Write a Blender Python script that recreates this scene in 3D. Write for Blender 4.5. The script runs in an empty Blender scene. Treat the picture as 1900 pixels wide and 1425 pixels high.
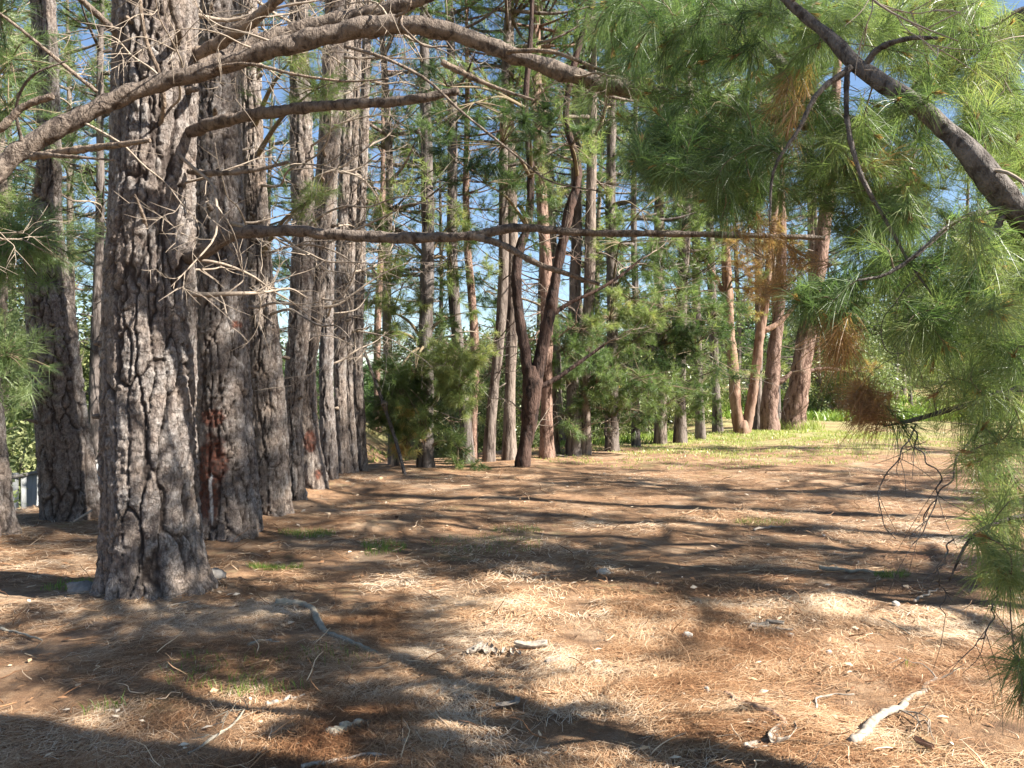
import bpy, math
import numpy as np
from mathutils import Vector

# ------------------------------------------------------------------ camera, world, sun, exposure
sc = bpy.context.scene
CAMZ, FPX = 1.6, 1491.0
cam_d = bpy.data.cameras.new("camera")
cam = bpy.data.objects.new("camera", cam_d)
sc.collection.objects.link(cam)
cam.location = (0, 0, CAMZ)
cam.rotation_euler = (math.radians(90), 0, 0)
cam_d.sensor_width = 36.0
cam_d.lens = FPX / 1900.0 * 36.0
cam_d.clip_start, cam_d.clip_end = 0.05, 3000
sc.camera = cam

SUN_EL, SUN_AZ = math.radians(40), math.radians(107)      # azimuth clockwise from +Y
S = Vector((math.sin(SUN_AZ) * math.cos(SUN_EL), math.cos(SUN_AZ) * math.cos(SUN_EL), math.sin(SUN_EL)))
world = bpy.data.worlds.new("World")
sc.world = world
world.use_nodes = True
wn = world.node_tree
sky = wn.nodes.new("ShaderNodeTexSky")
sky.sky_type = 'NISHITA'
sky.sun_disc = False
sky.sun_elevation = SUN_EL
sky.sun_rotation = SUN_AZ
sky.ozone_density = 2.2
sky.dust_density = 0.2
sky.air_density = 0.9
bg = wn.nodes["Background"]
wn.links.new(sky.outputs[0], bg.inputs[0])
bg.inputs[1].default_value = 0.056
sun_d = bpy.data.lights.new("sun", 'SUN')
sun_d.energy = 5.0
sun_d.angle = math.radians(0.5)
sun_d.color = (1.0, 0.95, 0.87)
sun = bpy.data.objects.new("sun", sun_d)
sc.collection.objects.link(sun)
sun.location = (20, -6, 20)
sun.rotation_euler = S.to_track_quat('Z', 'Y').to_euler()
sc.view_settings.view_transform = 'Standard'
sc.view_settings.look = 'None'
sc.view_settings.exposure = 1.95
sc.view_settings.gamma = 1.0
cy = sc.cycles
cy.max_bounces, cy.diffuse_bounces, cy.glossy_bounces, cy.transmission_bounces = 6, 3, 2, 4
cy.use_denoising = True
cy.sample_clamp_indirect = 4

# ------------------------------------------------------------------ noise (numpy)
rng = np.random.default_rng(7)


def _h(i, j, k, s):
    h = (i.astype(np.int64) * 374761393 + j.astype(np.int64) * 668265263 + k.astype(np.int64) * 1274126177 + s * 974711) & 0xffffffff
    h = ((h ^ (h >> 13)) * 1274126177) & 0xffffffff
    h = ((h ^ (h >> 16)) * 2246822519) & 0xffffffff
    return ((h ^ (h >> 15)) & 0xffffff) / float(0x1000000)


def vnoise(p, s=0):
    f = np.floor(p).astype(np.int64)
    t = p - f
    t = t * t * (3 - 2 * t)
    r = 0
    for a in (0, 1):
        for b in (0, 1):
            for c in (0, 1):
                w = (t[:, 0] if a else 1 - t[:, 0]) * (t[:, 1] if b else 1 - t[:, 1]) * (t[:, 2] if c else 1 - t[:, 2])
                r = r + w * _h(f[:, 0] + a, f[:, 1] + b, f[:, 2] + c, s)
    return r * 2 - 1


def fbm(p, octs=4, s=0):
    r, a, tot = 0, 1.0, 0
    for o in range(octs):
        r = r + a * vnoise(p * (2 ** o) + 17.3 * o, s + o)
        tot += a
        a *= 0.5
    return r / tot


def worley(p, s=0):
    f = np.floor(p).astype(np.int64)
    F1 = np.full(len(p), 9.0)
    F2 = np.full(len(p), 9.0)
    cid = np.zeros(len(p))
    for a in (-1, 0, 1):
        for b in (-1, 0, 1):
            for c in (-1, 0, 1):
                i, j, k = f[:, 0] + a, f[:, 1] + b, f[:, 2] + c
                q = np.stack([i + _h(i, j, k, s), j + _h(i, j, k, s + 1), k + _h(i, j, k, s + 2)], 1)
                d = np.sqrt(((q - p) ** 2).sum(1))
                n1 = d < F1
                F2 = np.where(n1, F1, np.minimum(F2, d))
                cid = np.where(n1, _h(i, j, k, s + 3), cid)
                F1 = np.where(n1, d, F1)
    return F1, F2, cid


def sstep(a, b, x):
    t = np.clip((x - a) / (b - a), 0, 1)
    return t * t * (3 - 2 * t)


# ------------------------------------------------------------------ ground height, pixel helpers
def height(x, y):
    x = np.asarray(x, float)
    y = np.asarray(y, float)
    z = 0.0 * x * y
    q = np.stack([(x + 0 * y).ravel(), (y + 0 * x).ravel(), 0 * z.ravel()], 1)
    near = 1 - sstep(30, 60, np.abs(y) + np.abs(x) * 0.6)
    n = (0.035 * vnoise(q * 0.55, 3) + 0.016 * vnoise(q * 1.7, 4) + 0.010 * vnoise(q * 4.6, 5)).reshape(z.shape)
    z = z + n * near
    z = z - 1.75 * sstep(6.2, 8.0, -x)
    line = 17.6 + 1.03 * (x + 0.8)
    back = sstep(0.6, 9.0, y - line) * (1 - sstep(2.0, 8.0, x)) * sstep(-6.5, -3.0, x)
    z = z - 1.5 * back
    z = z + 2.6 * sstep(31, 60, y - 0.15 * x) * sstep(6, 13, x)
    z = z + 0.14 * sstep(10, 24, y) * sstep(2, 9, x)
    for (a, b, c) in MOUNDS:
        z = z + .075 * np.exp(-((x - a)**2 + (y - b)**2) / (c * 1.25)**2)
    return z


MOUNDS = [(-2.75, 6.07, .50), (-2.92, 8.28, .42), (-2.87, 9.6, .34), (-2.9, 10.7, .25), (-2.94, 11.9, .28), (-2.92, 12.9, .22), (-2.88, 13.7, .2), (-5.1, 9.25, .42), (-5.37, 8.28, .42), (.2, 15.1, .4)]


def hz(x, y):
    return float(height(np.array([x]), np.array([y]))[0])


def P(px, py, d):
    return np.array([(px - 950) / FPX * d, d, CAMZ - (py - 712) / FPX * d])


def G(px, py):
    d = FPX * CAMZ / (py - 712.0)
    for _ in range(6):
        x = (px - 950) / FPX * d
        d = FPX * (CAMZ - hz(x, d)) / (py - 712.0)
    x = (px - 950) / FPX * d
    return np.array([x, d, hz(x, d)])


# ------------------------------------------------------------------ mesh helpers
class MB:
    """collects quads / tris plus per-vertex float attributes"""

    def __init__(self):
        self.V, self.T, self.Q, self.A, self.n = [], [], [], {}, 0

    def add(self, V, T=None, Q=None, **attrs):
        V = np.asarray(V, float)
        for k in set(self.A) | set(attrs):
            if k not in self.A:
                self.A[k] = [np.zeros(self.n)]
            a = attrs.get(k, 0.0)
            self.A[k].append(np.full(len(V), a, float) if np.isscalar(a) else np.asarray(a, float))
        self.V.append(V)
        if T is not None and len(T):
            self.T.append(np.asarray(T, np.int64) + self.n)
        if Q is not None and len(Q):
            self.Q.append(np.asarray(Q, np.int64) + self.n)
        self.n += len(V)

    def mesh(self, name, mat, off=(0, 0, 0), smooth=True):
        V = np.concatenate(self.V) - np.asarray(off)
        T = np.concatenate(self.T) if self.T else np.zeros((0, 3), np.int64)
        Q = np.concatenate(self.Q) if self.Q else np.zeros((0, 4), np.int64)
        m = bpy.data.meshes.new(name)
        m.vertices.add(len(V))
        m.vertices.foreach_set("co", V.astype(np.float32).ravel())
        nl = T.size + Q.size
        m.loops.add(nl)
        m.loops.foreach_set("vertex_index", np.concatenate([T.ravel(), Q.ravel()]).astype(np.int32))
        m.polygons.add(len(T) + len(Q))
        st = np.concatenate([np.arange(len(T)) * 3, T.size + np.arange(len(Q)) * 4]).astype(np.int32)
        m.polygons.foreach_set("loop_start", st)
        m.update(calc_edges=True)
        if smooth:
            m.polygons.foreach_set("use_smooth", np.ones(len(T) + len(Q), bool))
        for k, a in self.A.items():
            at = m.attributes.new(k, 'FLOAT', 'POINT')
            at.data.foreach_set("value", np.concatenate(a).astype(np.float32))
        m.materials.append(mat)
        m.validate()
        return m


def link(name, mesh, parent=None, **props):
    o = bpy.data.objects.new(name, mesh)
    sc.collection.objects.link(o)
    if parent is not None:
        o.parent = parent
    for k, v in props.items():
        o[k] = v
    return o


def thing(name, label, cat, loc, group=None, rz=0.0, mesh=None):
    o = bpy.data.objects.new(name, mesh)
    sc.collection.objects.link(o)
    o.location = loc
    o.rotation_euler = (0, 0, rz)
    o["label"], o["category"] = label, cat
    if group:
        o["group"] = group
    return o


def dup(root, loc, rz, s, label, group):
    r = root.copy()
    sc.collection.objects.link(r)
    r.location, r.rotation_euler, r.scale = loc, (0, 0, rz), (s, s, s)
    r["label"], r["group"] = label, group
    for ch in list(root.children):
        c = ch.copy()
        sc.collection.objects.link(c)
        c.parent = r
    return r


def smooth_path(pts, n):
    pts = np.asarray(pts, float)
    if len(pts) < 3:
        t = np.linspace(0, 1, n)[:, None]
        return pts[0] * (1 - t) + pts[-1] * t
    seg = np.sqrt((np.diff(pts[:, :3], axis=0) ** 2).sum(1)) + 1e-9
    s = np.concatenate([[0], np.cumsum(seg)])
    u = np.linspace(0, s[-1], n)
    i = np.clip(np.searchsorted(s, u, side='right') - 1, 0, len(pts) - 2)
    h = (s[i + 1] - s[i])
    t = ((u - s[i]) / h)[:, None]
    m = np.gradient(pts, s, axis=0)
    p0, p1, m0, m1 = pts[i], pts[i + 1], m[i] * h[:, None], m[i + 1] * h[:, None]
    return (2 * t**3 - 3 * t**2 + 1) * p0 + (t**3 - 2 * t**2 + t) * m0 + (-2 * t**3 + 3 * t**2) * p1 + (t**3 - t**2) * m1


def frames(C):
    T = np.gradient(C, axis=0)
    T /= np.linalg.norm(T, axis=1)[:, None] + 1e-12
    N = np.zeros_like(T)
    a = np.array([0, 0, 1.0]) if abs(T[0, 2]) < 0.9 else np.array([1.0, 0, 0])
    n = a - T[0] * a.dot(T[0])
    n /= np.linalg.norm(n)
    for i in range(len(T)):
        n = n - T[i] * n.dot(T[i])
        n /= np.linalg.norm(n) + 1e-12
        N[i] = n
    return T, N, np.cross(T, N)


def tube(mb, pts, rad, seg=6, n=None, wob=0.0, seed=0, **attrs):
    """tapered tube along pts; rad one per pt"""
    pts = np.asarray(pts, float)
    rad = np.asarray(rad, float)
    n = n or max(3, len(pts) * 3)
    X = smooth_path(np.concatenate([pts, rad[:, None]], 1), n)
    C, R = X[:, :3], np.maximum(X[:, 3], 1e-4)
    T, N, B = frames(C)
    th = np.arange(seg) / seg * 2 * np.pi
    Rr = R[:, None] * np.ones(seg)[None]
    if wob:
        base = C[:, None, :] + (np.cos(th)[None, :, None] * N[:, None] + np.sin(th)[None, :, None] * B[:, None]) * R[:, None, None]
        q = base.reshape(-1, 3)
        sc_ = 0.9 / max(R.max(), 1e-3)
        Rr = Rr * (1 + wob * (fbm(q * sc_, 3, seed).reshape(n, seg)))
    V = C[:, None, :] + (np.cos(th)[None, :, None] * N[:, None] + np.sin(th)[None, :, None] * B[:, None]) * Rr[:, :, None]
    V = V.reshape(-1, 3)
    i = np.arange(n - 1)[:, None] * seg
    j = np.arange(seg)[None]
    j2 = (j + 1) % seg
    Q = np.stack([i + j, i + j2, i + seg + j2, i + seg + j], -1).reshape(-1, 4)
    c0, c1 = n * seg, n * seg + 1
    V = np.concatenate([V, [C[0] - T[0] * R[0] * 0.2], [C[-1] + T[-1] * R[-1] * 0.4]])
    jj = np.arange(seg)
    T1 = np.stack([np.full(seg, c0), (jj + 1) % seg, jj], 1)
    b = (n - 1) * seg
    T2 = np.stack([np.full(seg, c1), b + jj, b + (jj + 1) % seg], 1)
    mb.add(V, T=np.concatenate([T1, T2]), Q=Q, **attrs)


def unit(v):
    return v / (np.linalg.norm(v, axis=-1, keepdims=True) + 1e-9)


def needles(mb, pos, axis, k, L, w, shoot, spread=(0.35, 1.0), droop=0.15, tint=None, segs=2, r=rng):
    """k needles on each shoot (pos, axis); needles leave the last `shoot` metres of twig"""
    n = len(pos)
    axis = unit(axis)
    a = np.repeat(axis, k, 0)
    t = r.random(n * k)
    p = np.repeat(pos, k, 0) - a * ((1 - t) * shoot)[:, None]
    rv = unit(r.normal(size=(n * k, 3)))
    perp = unit(rv - a * (rv * a).sum(1)[:, None])
    th = r.uniform(spread[0], spread[1], n * k)
    d = a * np.cos(th)[:, None] + perp * np.sin(th)[:, None]
    ln = (L * r.uniform(0.7, 1.15, n * k))[:, None]
    side = unit(np.cross(d, unit(r.normal(size=(n * k, 3)))))
    ww = (w * r.uniform(0.7, 1.3, n * k))[:, None] * 0.5
    tt = np.repeat(np.zeros(n) if tint is None else tint, k) + r.normal(0, 0.035, n * k)
    dr = np.array([0, 0, -1.0]) * droop
    tip = p + d * ln + dr * ln
    m = n * k
    ids = np.arange(m)
    if segs == 1:
        V = np.stack([p - side * ww, p + side * ww, tip], 1).reshape(-1, 3)
        mb.add(V, T=np.stack([ids * 3, ids * 3 + 1, ids * 3 + 2], 1), tint=np.repeat(tt, 3))
    else:
        mid = p + d * ln * 0.55 + dr * ln * 0.2
        V = np.stack([p - side * ww, p + side * ww, mid + side * ww, mid - side * ww, tip], 1).reshape(-1, 3)
        mb.add(V, T=np.stack([ids * 5 + 3, ids * 5 + 2, ids * 5 + 4], 1),
               Q=np.stack([ids * 5, ids * 5 + 1, ids * 5 + 2, ids * 5 + 3], 1), tint=np.repeat(tt, 5))


# ------------------------------------------------------------------ materials
class NT:
    def __init__(self, name):
        self.m = bpy.data.materials.new(name)
        self.m.use_nodes = True
        self.t = self.m.node_tree
        self.b = self.t.nodes["Principled BSDF"]
        self.out = self.t.nodes["Material Output"]
        self.b.inputs["Roughness"].default_value = 0.85
        self.b.inputs["Specular IOR Level"].default_value = 0.25

    def n(self, typ, ins=None, **kw):
        x = self.t.nodes.new("ShaderNode" + typ)
        for k, v in kw.items():
            setattr(x, k, v)
        for k, v in (ins or {}).items():
            if hasattr(v, "links"):
                self.t.links.new(v, x.inputs[k])
            else:
                x.inputs[k].default_value = v
        return x

    def noise(self, vec, scale, detail=4, rough=0.6, dist=0.0):
        return self.n("TexNoise", {"Vector": vec, "Scale": scale, "Detail": detail, "Roughness": rough, "Distortion": dist}).outputs[0]

    def ramp(self, fac, stops):
        x = self.n("ValToRGB", {"Fac": fac})
        e = x.color_ramp.elements
        while len(e) < len(stops):
            e.new(0.5)
        for el, (p, c) in zip(e, stops):
            el.position = p
            el.color = (*c, 1) if len(c) == 3 else c
        return x.outputs[0]

    def mix(self, f, a, b, mode='MIX'):
        x = self.n("Mix", data_type='RGBA', blend_type=mode)
        for s, v in ((0, f), (6, a), (7, b)):
            if hasattr(v, "links"):
                self.t.links.new(v, x.inputs[s])
            elif s == 0:
                x.inputs[s].default_value = v
            else:
                x.inputs[s].default_value = (*v, 1)
        return x.outputs[2]

    def math(self, op, a, b=0.0, clamp=False):
        x = self.n("Math", operation=op, use_clamp=clamp)
        for s, v in ((0, a), (1, b)):
            if hasattr(v, "links"):
                self.t.links.new(v, x.inputs[s])
            else:
                x.inputs[s].default_value = v
        return x.outputs[0]

    def attr(self, name):
        return self.n("Attribute", attribute_name=name).outputs["Fac"]

    def pos(self, sx=1, sy=1, sz=1, obj=True):
        v = self.n("TexCoord").outputs["Object"] if obj else self.n("NewGeometry").outputs["Position"]
        return self.n("Mapping", {"Vector": v, "Scale": (sx, sy, sz)}).outputs[0]

    def color(self, c):
        if hasattr(c, "links"):
            self.t.links.new(c, self.b.inputs["Base Color"])
        else:
            self.b.inputs["Base Color"].default_value = (*c, 1)

    def bump(self, h, strength=0.5, dist=0.01):
        x = self.n("Bump", {"Height": h, "Strength": strength, "Distance": dist})
        self.t.links.new(x.outputs[0], self.b.inputs["Normal"])


def mat_bark_near():
    k = NT("plated_pine_bark")
    v = k.pos()
    vs = k.pos(1, 1, 0.35)
    n1 = k.noise(v, 4, 5, 0.65)
    n2 = k.noise(vs, 55, 5, 0.75)
    n3 = k.noise(k.pos(1, 1, 0.6), 16, 5, 0.7, .5)
    plate = k.ramp(k.attr("cell"), [(0.0, (0.142, 0.132, 0.125)), (0.5, (0.265, 0.250, 0.236)), (1.0, (0.46, 0.44, 0.415))])
    plate = k.mix(k.ramp(n1, [(.35, (0, 0, 0)), (.7, (1, 1, 1))]), plate, (0.29, 0.225, 0.175))
    plate = k.mix(k.ramp(n3, [(0.36, (1, 1, 1)), (0.52, (0, 0, 0))]), plate, (0.125, 0.098, 0.085))
    plate = k.mix(k.ramp(n2, [(0.34, (0, 0, 0)), (0.62, (1, 1, 1))]), k.mix(0.6, plate, (0.07, 0.052, 0.042)), plate)
    c = k.mix(k.ramp(k.attr("crack"), [(0.0, (0, 0, 0)), (0.75, (1, 1, 1))]), (0.055, 0.041, 0.034), plate)
    rust = k.mix(k.ramp(k.noise(v, 26, 5, .75), [(.4, (0, 0, 0)), (.6, (1, 1, 1))]), (0.17, 0.050, 0.026), (0.055, 0.028, 0.02))
    c = k.mix(k.math("MULTIPLY", k.attr("scar"), .85), c, rust)
    c = k.mix(1.0, c, k.ramp(k.n("ObjectInfo").outputs["Random"], [(0, (.78, .78, .80)), (1, (1.08, 1.02, .96))]), "MULTIPLY")
    c = k.mix(k.attr("resin"), c, (0.60, 0.58, 0.55))
    k.color(c)
    vo = k.n("TexVoronoi", {"Vector": k.n("Mapping", {"Vector": k.mix(.10, v, k.n("TexNoise", {"Vector": v, "Scale": 14.0, "Detail": 3.0}).outputs[1]), "Scale": (34, 34, 13)}).outputs[0], "Scale": 1.0}, feature="DISTANCE_TO_EDGE")
    ck = k.ramp(vo.outputs["Distance"], [(0.0, (0, 0, 0)), (0.10, (1, 1, 1))])
    c2 = k.mix(k.math("MULTIPLY", k.math("SUBTRACT", 1.0, ck), .55), c, (0.05, 0.037, 0.03))
    k.color(c2)
    k.bump(k.math("ADD", k.math("MULTIPLY", ck, .8), k.math("ADD", n2, k.noise(v, 150, 3, 0.75))), 0.8, 0.008)
    return k.m


def mat_bark(name, a, b, dark, sx=7, sz=1.6, bump=0.02):
    k = NT(name)
    w = k.pos()
    oi = k.n("ObjectInfo").outputs["Random"]
    v = k.pos(1, 1, sz / sx)
    n0 = k.noise(v, sx * 1.0, 5, 0.65, 0.4)
    n1 = k.noise(w, 2.2, 4)
    n2 = k.noise(v, sx * 5, 4, 0.7)
    c = k.mix(n1, a, b)
    c = k.mix(k.ramp(n0, [(0.38, (0, 0, 0)), (0.52, (1, 1, 1))]), dark, c)
    c = k.mix(k.ramp(n2, [(0.3, (0.6, 0.6, 0.6)), (0.7, (0, 0, 0))]), c, dark)
    c = k.mix(1.0, c, k.ramp(oi, [(0, (0.75, 0.75, 0.78)), (1, (1.15, 1.08, 1.0))]), 'MULTIPLY')
    k.color(c)
    k.bump(k.math('ADD', k.ramp(n0, [(0.35, (0, 0, 0)), (0.6, (1, 1, 1))]), k.math('MULTIPLY', n2, 0.4)), 0.9, bump)
    return k.m


def mat_needles(name, stops, trans=0.5):
    k = NT(name)
    c = k.ramp(k.attr("tint"), stops)
    oi = k.n("ObjectInfo").outputs["Random"]
    c = k.mix(1.0, c, k.ramp(oi, [(0, (0.86, 0.93, 0.93)), (1, (1.14, 1.07, 0.96))]), 'MULTIPLY')
    k.color(c)
    k.b.inputs["Roughness"].default_value = 0.38
    k.b.inputs["Specular IOR Level"].default_value = 0.4
    tr = k.n("BsdfTranslucent", {"Color": k.mix(1.0, c, (1.15, 1.3, 0.75), 'MULTIPLY')})
    mx = k.n("MixShader", {0: trans, 1: k.b.outputs[0], 2: tr.outputs[0]})
    k.t.links.new(mx.outputs[0], k.out.inputs[0])
    return k.m


def mat_simple(name, a, b, scale=20, sz=1.0, bump=0.004, rough=0.85, tint=False):
    k = NT(name)
    v = k.pos(1, 1, sz)
    n = k.noise(v, scale, 5, 0.65)
    c = k.mix(k.ramp(n, [(0.3, (0, 0, 0)), (0.7, (1, 1, 1))]), a, b)
    if tint:
        c = k.ramp(k.attr("tint"), tint)
    k.color(c)
    k.b.inputs["Roughness"].default_value = rough
    if bump:
        k.bump(n, 0.7, bump)
    return k.m


GREEN = [(0.0, (0.036, 0.056, 0.027)), (0.25, (0.086, 0.134, 0.056)), (0.5, (0.182, 0.232, 0.102)), (0.66, (0.295, 0.328, 0.150)),
         (0.78, (0.40, 0.33, 0.14)), (0.88, (0.44, 0.24, 0.12)), (1.0, (0.29, 0.165, 0.105))]
M_BARKN = mat_bark_near()
M_BARKF = mat_bark("grey_pine_bark", (0.165, 0.135, 0.115), (0.29, 0.25, 0.22), (0.05, 0.037, 0.031))
M_BARKR = mat_bark("red_pine_bark", (0.060, 0.038, 0.030), (0.165, 0.100, 0.075), (0.020, 0.013, 0.011), 9, 2.5, .03)
M_BARKO = mat_bark("orange_pine_bark", (0.33, 0.20, 0.13), (0.43, 0.31, 0.235), (0.15, 0.078, 0.05), 5, 1.2, 0.012)
M_BARKS = mat_bark("scaly_red_bark", (0.26, 0.155, 0.115), (0.40, 0.30, 0.25), (0.075, 0.040, 0.028), 9, 3, 0.03)
M_LIMB = mat_bark("limb_bark", (0.19, 0.142, 0.108), (0.38, 0.315, 0.25), (0.075, 0.056, 0.044), 20, 12, 0.016)
M_LIMBD = mat_bark("dark_limb_bark", (0.10, 0.085, 0.074), (0.30, 0.275, 0.25), (0.05, 0.040, 0.034), 24, 14, 0.014)
M_TWIG = mat_simple("dry_twig", (0.19, 0.148, 0.112), (0.36, 0.295, 0.23), 30)
M_TWIGG = mat_simple("green_twig", (0.10, 0.075, 0.05), (0.22, 0.17, 0.10), 30)
M_NEED = mat_needles("pine_needles", GREEN)
M_LEAF = mat_needles("shrub_leaves", [(0.0, (0.075, 0.10, 0.045)), (0.5, (0.18, 0.215, 0.095)), (1.0, (0.34, 0.345, 0.17))], 0.3)
M_GRASS = mat_needles("grass_blades", [(0.0, (0.07, 0.14, 0.02)), (0.5, (0.22, 0.30, 0.07)), (1.0, (0.50, 0.47, 0.22))], 0.35)
M_DEADWOOD = mat_simple("weathered_deadwood", (0.16, 0.128, 0.10), (0.40, 0.34, 0.275), 40, 1, 0.004)
M_MOSSY = mat_simple("mossy_deadwood", (0.17, 0.16, 0.12), (0.34, 0.30, 0.24), 22, 1, 0.006)
M_BARKCHIP = mat_simple("bark_chip", (0.20, 0.11, 0.07), (0.34, 0.22, 0.15), 30, 1, 0.004)
M_STONE = mat_simple("pale_stone", (0.32, 0.28, 0.235), (0.50, 0.46, 0.40), 14, 1, 0.006)
M_GREYSTONE = mat_simple("grey_stone", (0.13, 0.12, 0.11), (0.27, 0.245, 0.22), 22, 1, 0.006)
M_LITTER = mat_simple("fallen_needles", (0, 0, 0), (1, 1, 1), 10, 1, 0, 0.6, tint=[
    (0.0, (0.14, 0.062, 0.028)), (0.35, (0.36, 0.195, 0.095)), (0.7, (0.57, 0.39, 0.235)), (1.0, (0.70, 0.57, 0.42))])


def mat_fence():
    k = NT("weathered_fence_sheet")
    v = k.pos()
    n = k.noise(k.pos(1, 1, 0.25), 3.0, 5, 0.6)
    c = k.mix(k.ramp(n, [(0.3, (0, 0, 0)), (0.7, (1, 1, 1))]), (0.22, 0.23, 0.23), (0.42, 0.42, 0.40))
    k.color(c)
    k.bump(k.noise(v, 40, 3), 0.3, 0.003)
    return k.m


M_FENCE = mat_fence()


def mat_ground():
    k = NT("forest_floor")
    p = k.n("NewGeometry").outputs["Position"]
    sx = k.n("SeparateXYZ", {0: p})
    X, Y = sx.outputs[0], sx.outputs[1]
    a = k.noise(p, 0.9, 5, 0.62)
    b = k.noise(p, 7.0, 6, 0.7)
    c = k.noise(p, 42.0, 5, 0.75, 0.6)
    d = k.noise(p, 190.0, 3, 0.7)
    col = k.ramp(b, [(0.25, (0.185, 0.092, 0.045)), (0.5, (0.345, 0.195, 0.100)), (0.75, (0.49, 0.325, 0.195))])
    col = k.mix(k.ramp(c, [(0.35, (0, 0, 0)), (0.68, (1, 1, 1))]), k.mix(0.5, col, (0.12, 0.062, 0.033)), col)
    col = k.mix(k.ramp(d, [(0.55, (0, 0, 0)), (0.72, (0.8, 0.8, 0.8))]), col, (0.60, 0.44, 0.28))
    col = k.mix(k.ramp(k.noise(p, 3.2, 6, 0.72), [(0.38, (0.8, 0.8, 0.8)), (0.52, (0, 0, 0))]), col, (0.13, 0.075, 0.045))
    col = k.mix(k.ramp(k.noise(p, 1.1, 5, 0.7), [(0.52, (0, 0, 0)), (0.66, (0.6, 0.6, 0.6))]), col, (0.55, 0.40, 0.265))
    # grey bare soil in blotches
    col = k.mix(k.ramp(k.noise(p, 1.6, 4, 0.6), [(0.60, (0, 0, 0)), (0.74, (0.6, 0.6, 0.6))]), col, (0.23, 0.18, 0.145))
    # thin grass : patches, and a broad sunny area far right
    gfar = k.math('MULTIPLY', k.math('MULTIPLY', k.math('SUBTRACT', Y, 14.0), 0.12, True),
                  k.math('MULTIPLY', k.math('ADD', k.math('SUBTRACT', X, 0.5), k.math('MULTIPLY', k.math('SUBTRACT', Y, 16.0), 0.15)), 0.22, True), True)
    gfar = k.math('MAXIMUM', gfar, k.math('MULTIPLY', k.math('SUBTRACT', Y, 27.0), 0.2, True))
    gfar = k.math('MAXIMUM', gfar, k.math('MULTIPLY', k.math('SUBTRACT', -7.0, k.math('MULTIPLY', X, 1.0)), 0.5, True))
    gm = k.math('ADD', k.math('MULTIPLY', gfar, 0.32), a)
    gm = k.ramp(k.math('ADD', gm, k.math('MULTIPLY', k.math('SUBTRACT', b, .5), .5)), [(0.60, (0, 0, 0)), (0.90, (1, 1, 1))])
    gcol = k.mix(b, (0.14, 0.19, 0.05), (0.46, 0.43, 0.19))
    col = k.mix(k.math('MULTIPLY', gm, 0.72), col, gcol)
    k.color(col)
    k.b.inputs["Roughness"].default_value = 0.9
    h = k.math('ADD', k.math('MULTIPLY', b, 0.9), k.math('ADD', k.math('MULTIPLY', c, 0.5), k.math('MULTIPLY', d, 0.25)))
    k.bump(h, 0.9, 0.06)
    return k.m


M_GROUND = mat_ground()

# ------------------------------------------------------------------ ground sheet
def axis_pts(lo, hi, step, far, grow=1.14):
    a = list(np.arange(lo, hi + 1e-6, step))
    s = step
    while a[-1] < far:
        s *= grow
        a.append(a[-1] + s)
    s = step
    b = [lo]
    while b[-1] > -far:
        s *= grow
        b.append(b[-1] - s)
    return np.array(b[:0:-1] + a)


gx = axis_pts(-6, 6, 0.06, 700)
gy = axis_pts(1.5, 14, 0.06, 900)
GX, GY = np.meshgrid(gx, gy)
nx, ny = len(gx), len(gy)
zz = height(GX, GY)
q = np.stack([GX.ravel(), GY.ravel(), 0 * GX.ravel()], 1)
zz = zz + (0.026 * fbm(q * 3.0, 4, 51)).reshape(zz.shape) * (1 - sstep(14, 26, GY)) * (1 - sstep(6, 9, np.abs(GX)))
ii, jj = np.meshgrid(np.arange(ny - 1), np.arange(nx - 1), indexing='ij')
base = (ii * nx + jj).ravel()
mb = MB()
mb.add(np.stack([GX.ravel(), GY.ravel(), zz.ravel()], 1), Q=np.stack([base, base + 1, base + nx + 1, base + nx], 1))
link("ground", mb.mesh("ground", M_GROUND), kind="structure", label="needle covered forest floor with dappled sun")


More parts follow.
